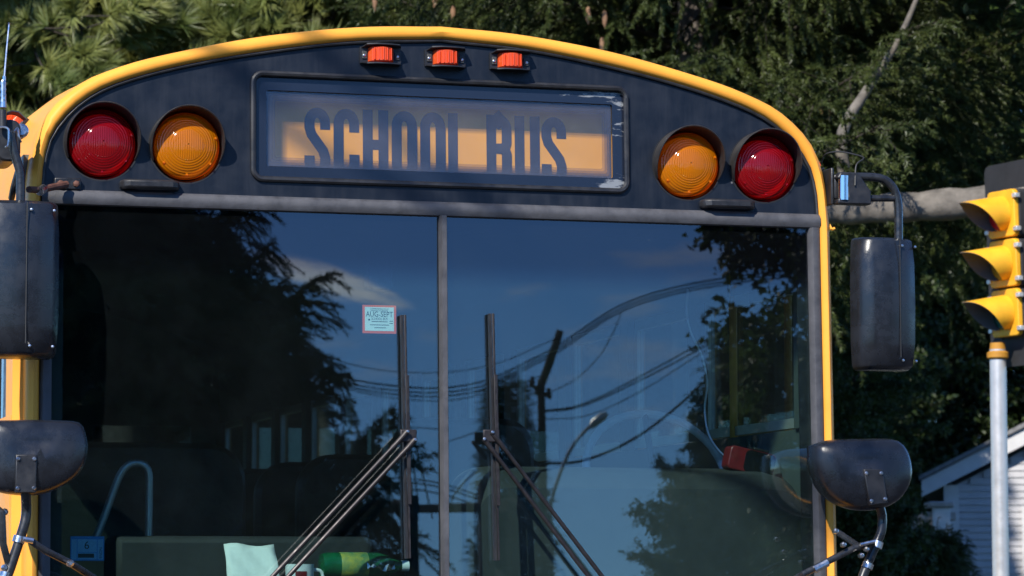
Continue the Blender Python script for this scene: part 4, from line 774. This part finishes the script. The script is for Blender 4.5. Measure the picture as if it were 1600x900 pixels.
def branch_mesh(kind, seed):
    rng = np.random.default_rng(seed); V, F, MI = [], [], []
    def put(v, f, m):
        o = sum(len(x) for x in V); V.append(np.asarray(v)); F.append(np.asarray(f) + o); MI.append(np.full(len(f), m))
    L = 2.0; s = np.linspace(0, 1, 14)
    if kind == 'spruce': ax = np.stack([s * L, 0.05 * np.sin(s * 5 + seed), -0.42 * s ** 1.2 + 0.26 * s ** 3], 1)
    elif kind == 'pine': ax = np.stack([s * L, 0.10 * np.sin(s * 4 + seed), 0.10 * s + 0.28 * s ** 2], 1)
    else: ax = np.stack([s * L, 0.16 * np.sin(s * 4 + seed), 0.12 * np.sin(s * 2.5)], 1)
    v, f = stick(list(ax), 0.022, 0.004); put(v, f, 1)
    tw = []
    ntw = {'spruce': 62, 'pine': 30, 'leaf': 34}[kind]
    for k in range(ntw):
        t = 0.10 + 0.90 * (k + rng.uniform(0, 1)) / ntw; i = t * 13; i0 = min(int(i), 12); p = ax[i0] + (ax[i0 + 1] - ax[i0]) * (i - i0)
        side = 1 if k % 2 else -1; ln = {'spruce': 0.62 * (1 - t) + 0.16, 'pine': 0.60 * (1 - t) + 0.20, 'leaf': 0.65 * (1 - t) + 0.25}[kind] * rng.uniform(0.7, 1.25)
        a = rng.uniform(0.7, 1.2); el = rng.normal(0, 0.35); d = np.array([math.cos(a), side * math.sin(a), math.sin(el)]); m = np.linspace(0, 1, 7)[:, None]
        droop = {'spruce': -0.30, 'pine': 0.25, 'leaf': -0.15}[kind]
        pts = p + d * ln * m + np.array([0, 0, droop * ln]) * m ** 1.7; tw.append(pts); v, f = stick(list(pts), 0.005, 0.0015); put(v, f, 1)
        if kind == 'spruce':
            for q in range(4):
                u = rng.uniform(0.2, 0.9); j = min(int(u * 6), 5); pp = pts[j] + (pts[j + 1] - pts[j]) * (u * 6 - j); dd = (pts[6] - pts[0]) / ln * 0.6 + rng.normal(0, 0.35, 3); dd[2] -= 0.15; l2 = ln * rng.uniform(0.25, 0.5)
                tw.append(pp + dd * l2 * np.linspace(0, 1, 7)[:, None] + np.array([0, 0, -0.3 * l2]) * np.linspace(0, 1, 7)[:, None] ** 2)
        elif kind == 'leaf':
            for q in range(3):
                u = rng.uniform(0.2, 0.95); j = min(int(u * 6), 5); pp = pts[j]; dd = rng.normal(0, 0.6, 3); dd[0] += 0.4; tw.append(pp + dd * ln * 0.4 * np.linspace(0, 1, 7)[:, None])
    if kind == 'spruce':
        P, T = [], []
        for pts in tw + [ax[4:]]:
            ln = np.linalg.norm(pts[-1] - pts[0]); n = max(4, int(ln / 0.0085)); u = np.linspace(0.02, 1, n) * (len(pts) - 1); j = np.minimum(u.astype(int), len(pts) - 2); q = pts[j] + (pts[j + 1] - pts[j]) * (u - j)[:, None]
            t = pts[j + 1] - pts[j]; t /= np.linalg.norm(t, axis=1, keepdims=True) + 1e-9; P.append(q); T.append(t)
        v, f = needles(np.concatenate(P), np.concatenate(T), 5, 0.024, 0.0055, 0.8, rng); put(v, f, 0)
    elif kind == 'pine':
        P, T = [], []
        for pts in tw + [ax]:
            ends = [pts[-1]] + [pts[j] + (pts[j + 1] - pts[j]) * rng.uniform() for j in range(max(1, len(pts) // 2 - 1), len(pts) - 1)]
            t = pts[-1] - pts[-2]; t /= np.linalg.norm(t)
            for e in ends:
                for q in range(3):
                    tt = t + rng.normal(0, 0.35, 3) + np.array([0, 0, 0.25]); tt /= np.linalg.norm(tt); P.append(e + tt * rng.uniform(0, 0.05)); T.append(tt)
        v, f = needles(np.array(P), np.array(T), 44, 0.085, 0.0075, 0.75, rng); put(v, f, 0)
    else:
        Q = []
        for pts in tw:
            for j in range(1, 7):
                for q in range(2): Q.append(pts[j] + rng.normal(0, 0.025, 3))
        Q = np.array(Q); k = len(Q); d = rng.normal(size=(k, 3)); d[:, 2] -= 0.5; d /= np.linalg.norm(d, axis=1, keepdims=True); sd = np.cross(d, rng.normal(size=(k, 3))); sd /= np.linalg.norm(sd, axis=1, keepdims=True)
        ll = 0.075 * rng.uniform(0.6, 1.3, (k, 1)); nn = np.cross(d, sd) * ll * 0.15
        v = np.stack([Q, Q + d * ll * 0.5 + sd * ll * 0.28 + nn, Q + d * ll, Q + d * ll * 0.5 - sd * ll * 0.28 + nn], 1).reshape(-1, 3); b_ = np.arange(k)[:, None] * 4
        f = np.concatenate([b_ + [0, 1, 2], b_ + [0, 2, 3]]); put(v, f, 0)
    return meshdata('branch', np.concatenate(V), np.concatenate(F), np.concatenate(MI), [{'spruce': 'spruce', 'pine': 'pine', 'leaf': 'leaf'}[kind], 'twig'])
BR = {k: [branch_mesh(k, 11 * i + 3) for i in range(3)] for k in ('spruce', 'pine', 'leaf')}
def tree(name, label, cat, kind, x, y, h, base, rad, n, group=None, seed=1, shape='cone', trunk_r=None, lean=(0, 0), bark='bark', fat=1.0):
    rn = random.Random(seed); root = empty(name, (x, y, 0)); tag(root, label, cat, group); tr = trunk_r or h * 0.014
    pts = [Vector((lean[0] * (z / h) ** 1.5 + 0.03 * math.sin(z * 1.3 + seed), lean[1] * z / h, z - 0.1)) for z in np.linspace(0, h, 12)]
    b = MB(); b.tube(pts, [tr * (1.25 - 0.25 * min(1, i)) * (1 - 0.92 * i / 11) for i in range(12)], 9); b.build('trunk', bark, root, smooth=60)
    for i in range(n):
        t = (i + rn.random()) / n; z = base + (h - base) * t ** 1.05; u = z / h
        if shape == 'cone': r = rad * (1 - t) ** 0.85 + 0.25
        elif shape == 'column': r = rad * (1 - t ** 3) * (0.75 + 0.25 * math.sin(t * 3)) + 0.15
        else: r = rad * math.sqrt(max(0.05, 1 - (2 * t - 0.95) ** 2)) + 0.2
        r *= rn.uniform(0.78, 1.18); j = min(int(u * 11), 10); c = pts[j].lerp(pts[j + 1], u * 11 - j)
        el = {'spruce': R(10 + 25 * t), 'pine': R(8 + 35 * t), 'leaf': R(-10 + 60 * t)}[kind] + R(rn.uniform(-12, 12))
        if shape == 'column': el = R(60)
        o = bpy.data.objects.new('branch', rn.choice(BR[kind])); COL.objects.link(o); o.parent = root; o['kind'] = 'stuff'
        sc = r / 2.0 * (1.7 if shape == 'column' else 1)
        o.matrix_local = Matrix.Translation(c) @ Matrix.Rotation(i * 2.39996 + rn.uniform(-0.3, 0.3), 4, 'Z') @ Matrix.Rotation(-el, 4, 'Y') @ Matrix.Rotation(rn.uniform(-0.5, 0.5), 4, 'X') @ Matrix.Diagonal((sc, max(sc, 0.55) * fat, max(sc, 0.55) * fat, 1))
    return root
def X(px, Y): return (px - 800) / FPX * Y
G1 = 'pines behind the bus roof'; G2 = 'spruces behind the bus'; G3 = 'broadleaf trees in the shade behind the spruces'
for i, (px, Y, h, n, s) in enumerate(((60, 33, 15, 120, 1), (330, 34, 16, 130, 2), (690, 34, 15, 130, 3), (-40, 43, 16, 110, 4), (220, 44, 17, 120, 5), (560, 45, 17, 120, 6), (190, 30.5, 13, 120, 7), (500, 31, 13, 130, 8))):
    tree('pine_tree', ('sunlit pine tree behind the antenna', 'sunlit pine tree behind the two door side warning lights', 'pine tree above the three marker lights', 'farther pine tree glimpsed behind the antenna pine', 'farther pine tree between the antenna and the sign', 'farther pine tree above the sign', 'nearer full pine tree over the door side roof shoulder', 'nearer full pine tree over the roof edge before the marker lights')[i], 'tree', 'pine', X(px, Y), Y, h, 4.0, 2.9, int(n * 2.2), G1, s, 'round', 0.2, fat=2.0)
for i, (px, Y, h, n, s) in enumerate(((950, 25.5, 15, 190, 11), (1090, 23.6, 21, 250, 12), (1245, 27, 15, 190, 13))):
    tree('spruce_tree', ('drooping spruce tree behind the middle of the bus roof', 'tall spruce with hanging cones behind the sloping roof edge', 'dark spruce tree above the tall mirror arm')[i], 'tree', 'spruce', X(px, Y), Y, h, (3.6, 4.1, 4.7)[i], (1.7, 2.6, 2.4)[i], n, G2, s, 'cone', 0.2)
for i, (px, Y, h, n, s) in enumerate(((1265, 33, 9, 130, 21), (1330, 42, 9, 130, 22), (1480, 56, 14, 160, 23), (1640, 57, 15, 160, 24), (1000, 42, 13, 150, 25), (1330, 58, 14, 150, 26), (1180, 50, 13, 150, 27), (160, 58, 16, 150, 28), (560, 60, 16, 150, 29), (900, 46, 10, 200, 30), (690, 47, 10, 200, 31), (430, 48, 10, 200, 32))):
    tree('broadleaf_tree', ('dark leafy tree close behind the yellow corner of the bus', 'dark leafy tree between the tall mirror and the house', 'dark tree rising behind the house gable', 'dark tree behind the traffic signal backplate', 'leafy tree behind the spruces over the bus roof', 'leafy tree filling the gap beside the house roof', 'leafy tree behind the spruce with cones', 'leafy tree far behind the antenna pine', 'leafy tree far behind the pines above the sign', 'low leafy tree seen through the bus windows beside the steering wheel', 'low leafy tree seen through the bus behind the wipers', 'low leafy tree seen through the bus windows behind the seats')[i], 'tree', 'leaf', X(px, Y), Y, h, 0.5, 2.6 if Y > 43 else 0.9, n, G3, s, 'round', 0.16)
# big old tree out to the right: one pale level limb reaches across behind the mirror
ot = empty('old_maple_tree', (X(1830, 21.2), 21.2, 0)); tag(ot, 'old tree with a pale thick level limb behind the tall mirror', 'tree')
b = MB(); b.tube([(0, 0, -0.1), (0.02, 0, 2), (-0.05, 0.1, 4.2), (0.1, 0.2, 7), (0.3, 0.1, 10)], [0.36, 0.30, 0.28, 0.20, 0.08], 12); b.build('trunk', 'palebark', ot, smooth=60)
lp = [AT(x, y, 21.2 + d) - Vector(ot.location) for x, y, d in ((1830, 335, 0), (1700, 318, -0.2), (1600, 312, -0.4), (1500, 318, -0.5), (1400, 325, -0.4), (1300, 328, -0.2), (1230, 322, 0))]
b = MB(); b.tube(spline(lp, 30), [0.12 - 0.0012 * k + 0.008 * math.sin(k * 1.9) for k in range(30)], 12); b.build('limb', 'palebark', ot, smooth=60)
lp = [AT(x, y, 21.0) - Vector(ot.location) for x, y in ((1330, 325), (1315, 215), (1355, 140), (1405, 60), (1440, -20))]
b = MB(); b.tube(spline(lp, 20), [0.048 - 0.0018 * k for k in range(20)], 9); b.build('limb', 'palebark', ot, smooth=60)
for i in range(46):
    rn = random.Random(i + 500); o = bpy.data.objects.new('branch', rn.choice(BR['leaf'])); COL.objects.link(o); o.parent = ot; o['kind'] = 'stuff'
    o.matrix_local = Matrix.Translation((0.15, 0.1, rn.uniform(4.8, 10))) @ Matrix.Rotation(i * 2.4, 4, 'Z') @ Matrix.Rotation(-R(rn.uniform(5, 45)), 4, 'Y') @ Matrix.Diagonal((1.3, 1.2, 1.2, 1))
# spruce cones hanging over the roof
cm = MB(); cm.lathe((0, 0, 0), (0, 0, -1), [(0.001, 0), (0.014, 0.01), (0.019, 0.05), (0.016, 0.09), (0.001, 0.125)], 10); CM = None
for px, py in ((919, 22), (945, 28), (941, 70), (1283, 165), (1296, 168), (586, 2), (680, 3), (708, 20)):
    Y = 22.2 if px > 800 else 23
    if CM is None: o = cm.build('cone', 'cone'); CM = o.data
    else: o = bpy.data.objects.new('cone', CM); COL.objects.link(o)
    p = AT(px, py - 12, Y); o.parent = [q for q in bpy.data.objects if q.name.startswith('spruce_tree')][1]; o.location = p - o.parent.location
# clipped evergreen bush and masonry beside the house
tree('evergreen_bush', 'rounded dark evergreen bush in front of the grey house', 'bush', 'spruce', X(1450, 31), 31, 2.05, 0.15, 0.30, 90, None, 41, 'round', 0.04)
tree('hedge_bush', 'loose dark bush behind the small half-round mirror', 'bush', 'leaf', X(1325, 30), 30, 2.3, 0.2, 0.7, 90, None, 42, 'round', 0.04)
HY = 38.0
wl_ = empty('garden_wall', (X(1430, HY), HY, 0)); tag(wl_, 'pale masonry garden wall with a capped post beside the house', 'wall')
zt = AT(1430, 800, HY).z
for r in range(9):
    for c in range(4):
        rn = random.Random(r * 10 + c); b = MB(); w = 0.36; x0 = -1.15 + c * w + (0.2 if r % 2 else 0)
        hh = (zt - 0.1) / 9; b.box(x0 + 0.008, x0 + w - 0.008, -0.12 - rn.uniform(0, 0.015), 0.12, r * hh + 0.008, (r + 1) * hh - 0.006); b.build('block', 'stone', wl_, bevel=0.012)
b = MB(); b.box(-1.2, 0.44, -0.15, 0.15, zt - 0.1, zt); b.build('coping', 'stone', wl_, bevel=0.015)
xp = X(1466, HY) - X(1430, HY); zp = AT(1466, 794, HY).z
b = MB(); b.box(xp - 0.10, xp + 0.10, -0.22, -0.16, 0, zp); b.build('post', 'trim', wl_, bevel=0.01)
b = MB(); b.box(xp - 0.14, xp + 0.14, -0.26, 0.26, zp, zp + 0.07); b.build('post_cap', 'stone', wl_, bevel=0.02)
# ------------------------------------------------------------------ house
Y0 = 45.0; hx = X(1475, Y0); ez = AT(1475, 765, Y0).z; W_ = 6.4; slope = 0.50
HO = empty('clapboard_house', (hx, Y0, 0), R(-9)); tag(HO, 'small grey clapboard house with a low gable behind the signal pole', 'house')
ap = W_ / 2; rise = ap * slope
b = MB(); b.loft([[(0.03, y, 0), (W_ - 0.03, y, 0), (W_ - 0.03, y, ez), (ap, y, ez + rise), (0.03, y, ez)] for y in (0.03, 7)], True, True); b.build('wall', 'siding', HO, smooth=0)
bh = 0.092; k = 0
while k * bh < ez + rise - 0.1:
    z0, z1 = k * bh, (k + 1) * bh; xa = max(0.19, (z1 - ez) / slope + 0.02) if z1 > ez else 0.19; xb = W_ - xa
    if xb - xa > 0.1:
        b = MB(); b.add([(xa, -0.018, z0), (xb, -0.018, z0), (xb, 0.0, z1), (xa, 0.0, z1), (xa, 0.029, z0), (xb, 0.029, z0), (xb, 0.029, z1), (xa, 0.029, z1)], [(0, 1, 2, 3), (4, 7, 6, 5), (0, 4, 5, 1), (3, 2, 6, 7), (0, 3, 7, 4), (1, 5, 6, 2)]); b.build('clapboard', 'siding', HO, smooth=0)
    k += 1
for x0, x1 in ((-0.01, 0.19), (W_ - 0.19, W_ + 0.01)): b = MB(); b.box(x0, x1, -0.035, 0.10, 0, ez + 0.06); b.build('corner_board', 'trim', HO, smooth=0)
ov = 0.30
for s in (0, 1):
    def mx_(x): return x if s == 0 else W_ - x
    b = MB(); ring = [(mx_(-ov), ez - ov * slope + 0.05), (mx_(ap), ez + rise + 0.05), (mx_(ap), ez + rise + 0.27), (mx_(-ov), ez - ov * slope + 0.27)]
    b.loft([[(x, y, z) for x, z in ring] for y in (-0.22, -0.17)], True, True); b.build('rake_board', 'trim', HO, smooth=0)
    b = MB(); ring = [(mx_(-ov - 0.03), ez - ov * slope + 0.272), (mx_(ap), ez + rise + 0.285), (mx_(ap), ez + rise + 0.35), (mx_(-ov - 0.03), ez - ov * slope + 0.33)]
    b.loft([[(x, y, z) for x, z in ring] for y in (-0.27, 7.2)], True, True); b.build('roof', 'roof', HO, smooth=0)
    b = MB(); ring = [(mx_(-ov), ez - ov * slope + 0.06), (mx_(0.0), ez + 0.05), (mx_(0.0), ez + 0.2), (mx_(-ov), ez - ov * slope + 0.26)]
    b.loft([[(x, y, z) for x, z in ring] for y in (-0.165, 7.0)], True, True); b.build('soffit', 'trim', HO, smooth=0)
wx = X(1594, Y0) - hx; b = MB()
for a0, a1, c0, c1 in ((wx, wx + 0.12, 0.9, 2.55), (wx + 0.9, wx + 1.02, 0.9, 2.55), (wx + 0.12, wx + 0.9, 2.43, 2.55), (wx + 0.12, wx + 0.9, 0.9, 1.0), (wx + 0.12, wx + 0.9, 1.68, 1.74)): b.box(a0, a1, -0.05, 0.0, c0, c1)
wf = b.build('window', 'trim', HO, smooth=0); b = MB(); b.box(wx + 0.1, wx + 0.92, -0.028, -0.024, 0.95, 2.5); b.build('pane', mat('dark window pane', (0.02, 0.025, 0.03), 0.08), wf, smooth=0)

# ------------------------------------------------------------------ traffic signals
def signal(root, top, axis, sec=0.30, r=0.110, plate=True, tone='sig_yellow', nsec=3):
    axis = Vector(axis).normalized(); side = Vector((0, 0, 1)).cross(axis).normalized(); up = axis.cross(side).normalized()
    def Q(u, v, d): return top + side * u + up * v + axis * d
    for i in range(nsec):
        v0 = -sec * (i + 0.5)
        b = MB(); b.loft([[Q(u, v0 + v, d) for u, v in rrect(-sec * 0.48, sec * 0.48, -sec * 0.485, sec * 0.485, 0.03)] for d in (-0.17, -0.056)], True, True); h = b.build('signal_section', 'sig_black', root, bevel=0.006)
        b = MB(); b.loft([[Q(u, v0 + v, d) for u, v in rrect(-sec * 0.47, sec * 0.47, -sec * 0.475, sec * 0.475, 0.03)] for d in (-0.055, -0.02)], True, True); b.build('door', tone, h, bevel=0.006)
        b = MB(); b.lathe(Q(0, v0, -0.012), axis, [(r * 0.93, 0), (r * 0.85, 0.016), (r * 0.5, 0.03), (0.001, 0.035)], 24); b.build('lens', ('sig_red', 'sig_amb', 'sig_grn')[i % 3], h)
        rows = []
        for k in range(37):
            a = R(-158 + 316 * k / 36); t = abs(a) / R(158); ln = 0.285 * (1 - 0.95 * t); dz = 0.05
            def W(rr, d): return Q(rr * math.sin(a), v0 + rr * math.cos(a) - dz * max(0, d) / 0.3, d)
            rows.append([W(r, -0.018), W(r, ln * 0.5), W(r * 1.01, ln), W(r * 0.985, ln), W(r * 0.97, ln * 0.5), W(r * 0.97, -0.016)])
        b = MB(); n = len(rows)
        b.loft([q[:3] for q in rows], False, False, 0); b.loft([q[2:] for q in rows], False, False, 1); b.build('visor', [tone, 'sig_grey'], h, smooth=60)
        for sgn in (-1, 1):
            for vv in (-0.1, 0.1): b = MB(); b.obox(Q(sgn * sec * 0.5, v0 + vv, -0.03), side * 0.02, up * 0.014, axis * 0.018); b.build('latch', 'galv', h, bevel=0.004)
    if plate:
        o = rrect(-0.27, 0.27, -sec * nsec - 0.17, 0.17, 0.05); i_ = rrect(-sec * 0.5 - 0.004, sec * 0.5 + 0.004, -sec * nsec - 0.004, 0.004, 0.02)
        b = MB(); b.poly([o, i_], lambda u, v, d: Q(u, v, -0.10 + d), 0.004); b.build('backplate', 'sig_black', root, smooth=0)
SY = 20.0
tp = AT(1558, 296, SY); TS = empty('traffic_signal', (tp.x, tp.y, 0)); tag(TS, 'yellow three-section traffic signal with cutaway hoods on a silver pole', 'traffic signal')
signal(TS, Vector((0, 0, tp.z)), (-0.90, -0.44, -0.03))
bt = AT(1575, 545, SY).z; bx_ = 0.0
b = MB(); b.tube([(0.0, 0.06, 0.0), (0.0, 0.06, bt)], 0.050, 20); b.build('pole', 'galv', TS, smooth=50)
b = MB(); b.lathe((0.0, 0.06, bt - 0.06), (0, 0, 1), [(0.055, 0), (0.066, 0.01), (0.066, 0.04), (0.05, 0.05), (0.045, 0.10)], 20); b.build('slip_collar', mat('grimy amber paint', (0.38, 0.17, 0.012), 0.7, var=0.3), TS)
b = MB(); b.lathe((0.0, 0.06, 0.0), (0, 0, 1), [(0.2, 0.0), (0.2, 0.05), (0.09, 0.25), (0.055, 0.3)], 20); b.build('pole_base', 'galv', TS)

# ------------------------------------------------------------------ what the windscreen mirrors: trees, poles and lines across the junction
G4 = 'trees across the junction'
p = RF(20, 760, 27); tree('hemlock_tree', 'big dark drooping evergreen mirrored in the door side windscreen', 'tree', 'spruce', p.x, p.y, 11.0, 1.6, 4.6, 300, G4, 61, 'cone', 0.22, fat=2.1)
p = RF(-150, 760, 33); tree('hemlock_tree', 'second dark evergreen mirrored behind the drooping one', 'tree', 'spruce', p.x, p.y, 13.0, 1.6, 4.6, 280, G4, 65, 'cone', 0.22, fat=2.1)
p = RF(1625, 760, 27); tree('roadside_tree', 'dark leafy tree mirrored in the driver side edge of the windscreen', 'tree', 'leaf', p.x, p.y, 10.5, 1.5, 3.0, 240, G4, 62, 'round', 0.2)
p = RF(1150, 800, 30); tree('lower_roadside_tree', 'low leafy tree mirrored above the instrument cowl', 'tree', 'leaf', p.x, p.y, 6.2, 1.0, 1.8, 190, G4, 63, 'cone', 0.12)
p = RF(795, 700, 40); zt = RF(795, 590, 40).z; tree('columnar_juniper', 'narrow dark column-shaped evergreen mirrored beside the wiper', 'tree', 'spruce', p.x, p.y, zt, 1.0, 0.50, 130, G4, 64, 'column', 0.1)
def utilpole(px, pytop, dist, r, label):
    b0 = RF(px, 800, dist); zt = RF(px, pytop, dist).z; rt = empty('utility_pole', (b0.x, b0.y, 0)); tag(rt, label, 'pole')
    b = MB(); b.tube([(0, 0, -0.2), (0.0, 0, zt * 0.6), (0.03, 0, zt)], [r * 1.25, r * 1.05, r * 0.85], 14); b.build('shaft', 'polewood', rt); return rt, zt
up, zt = utilpole(848, 590, 52, 0.085, 'wooden utility pole with a tilted crossarm mirrored in the windscreen')
def rel(px, py, d, o): return RF(px, py, d) - Vector(o.location)
b = MB(); b.tube([rel(840, 618, 52, up), rel(858, 570, 52, up), rel(876, 516, 52, up)], [0.075, 0.08, 0.07], 8); b.build('crossarm', 'polewood', up)
b = MB(); b.tube([rel(828, 600, 52, up), rel(862, 622, 52, up)], 0.04, 6); b.build('brace', 'polewood', up)
for x, y in ((832, 600), (858, 618), (866, 548), (872, 530)): b = MB(); b.lathe(rel(x, y, 52, up), (0, 0, 1), [(0.05, 0), (0.06, 0.05), (0.03, 0.09), (0.045, 0.13), (0.001, 0.15)], 8); b.build('insulator', 'cable', up)
def wire(pts, dist, r, label, name='overhead_wire', group='overhead wires mirrored in the windscreen'):
    P = [RF(x, y, dist) for x, y in pts]
    b = MB(); b.tube(spline(P, 60), r * 1.2, 5); return tag(b.build(name, 'cable', smooth=60), label, 'wire', group)
base = [(300, 440), (400, 508), (470, 558), (540, 590), (620, 603), (690, 606), (760, 594), (830, 562), (872, 540), (960, 482), (1040, 452), (1150, 432), (1260, 420)]
LAB = 'thin dark wire of the sagging bundle mirrored across both panes'
for k, (dy, r) in enumerate(((0, 0.014), (7, 0.012), (13, 0.012))): wire([(x, y + dy * (1 if x < 800 else 0.8)) for x, y in base], 51 + k * 0.3, r, LAB)
wire([(400, 492), (520, 560), (640, 582), (760, 572), (872, 528)], 50, 0.007, 'thinnest upper wire mirrored above the sagging bundle', group=None)
LB = 'wire of the pair mirrored rising to the driver side'
for dy in (0, 9): wire([(850, 641 + dy * 0.2), (900, 634 + dy * .3), (960, 609 + dy * .5), (1040, 567 + dy * .8), (1140, 512 + dy), (1260, 450 + dy)], 49, 0.012, LB, group='pair of rising wires mirrored in the windscreen')
wire([(850, 724), (900, 722), (950, 706), (1000, 680), (1060, 634), (1120, 580), (1260, 470)], 46, 0.020, 'thick cable mirrored sagging above the instrument cowl', group=None)
LC = 'drooping wire mirrored low beside the centre mullion'
for dy in (0, 6, 16): wire([(380, 800 + dy), (490, 765 + dy), (560, 750 + dy), (620, 747 + dy), (690, 756 + dy), (780, 785 + dy)], 45, 0.011, LC, group='low wires mirrored beside the mullion')
wire([(862, 612), (900, 592), (935, 558), (958, 520), (972, 486)], 48, 0.008, 'short service drop mirrored right of the tilted crossarm', group=None)
wire([(700, 800), (712, 770), (745, 738), (790, 724), (850, 723)], 46, 0.012, 'curved cable mirrored between mullion and wiper', group=None)
LD = 'guy wire mirrored beside the door side wiper'
wire([(640, 680), (655, 790)], 44, 0.011, LD, group='guy wires'); wire([(647, 680), (676, 810)], 44, 0.011, LD, group='guy wires')
for k, pts in enumerate(([(850, 655), (920, 648), (1000, 612), (1090, 556), (1260, 452)], [(700, 690), (760, 668), (850, 622)], [(480, 690), (560, 676), (640, 668), (700, 672)], [(380, 520), (470, 575), (560, 612), (690, 626), (790, 606), (850, 586)])):
    wire(pts, 50, 0.008, ('lowest thin wire mirrored under the rising pair', 'short wire mirrored running up to the pole from the mullion', 'faint thin wire mirrored at mid height beside the evergreen', 'lowest thin wire mirrored under the sagging bundle')[k], group=None)
# street lamp
q = RF(858, 830, 44); SL = empty('street_lamp', (q.x, q.y, 0)); tag(SL, 'street lamp with a curved arm mirrored over the steering wheel', 'street lamp')
b = MB(); b.tube([Vector((0, 0, 0)), rel(858, 800, 44, SL)], [0.09, 0.06], 10); b.build('post', 'galv', SL)
b = MB(); b.tube(spline([rel(858, 800, 44, SL), rel(868, 760, 44, SL), rel(890, 705, 44, SL), rel(915, 672, 44, SL), rel(935, 656, 44, SL)], 20), 0.03, 8); b.build('arm', 'galv', SL)
b = MB(); b.tube([rel(922, 668, 44, SL), rel(928, 661, 44, SL), rel(942, 650, 44, SL), rel(949, 645, 44, SL)], [0.03, 0.07, 0.075, 0.03], 10); b.build('lamp_head', 'galv', SL)
# span-wire signals
ms = RF(520, 800, 33); m2 = RF(900, 800, 33)
LS = empty('mast_signal', (RF(633, 790, 33).x, RF(633, 790, 33).y, 0)); tag(LS, 'dark signal cluster on a mast arm mirrored beside the door side wiper', 'traffic signal')
mdir = (m2 - ms).normalized(); b = MB(); pA, pB = RF(440, 800, 33), RF(760, 792, 33); b.tube([p - Vector(LS.location) for p in (pA, pA.lerp(pB, .5), pB)], [0.03, 0.05, 0.065], 10); b.build('mast_arm', 'sig_black', LS)
pp = pB - Vector(LS.location); b = MB(); b.tube([Vector((pp.x, pp.y, 0)), pp + Vector((0, 0, 0.3))], [0.13, 0.10], 14); b.build('post', 'sig_black', LS)
signal(LS, rel(632, 775, 33, LS), (-mdir.x, -mdir.y, 0), 0.34, 0.14, True, 'sig_black')
signal(LS, rel(800, 800, 33, LS), (mdir.x * 0.7 + 0.3, mdir.y * 0.7 - 0.5, 0), 0.36, 0.15, True, 'sig_black', 2)
# overhead cable whose shadow slants over the cap

LE = 'overhead cable above the road that shades the bus cap in a slanting line'
for (x0, y0), (x1, y1), sd in (((330, 82), (700, 345), 8.0), ((490, 64), (770, 330), 9.0)):
    a = hit(x0, y0); e = hit(x1, y1) - a; w = (e - SUNDIR * (e.z / SUNDIR.z)).normalized(); a = a + SUNDIR * sd
    b = MB(); b.tube([a - w * 9, a, a + w * 9], 0.024, 6); tag(b.build('overhead_cable', 'cable', smooth=60), LE, 'cable', 'overhead cables above the road')
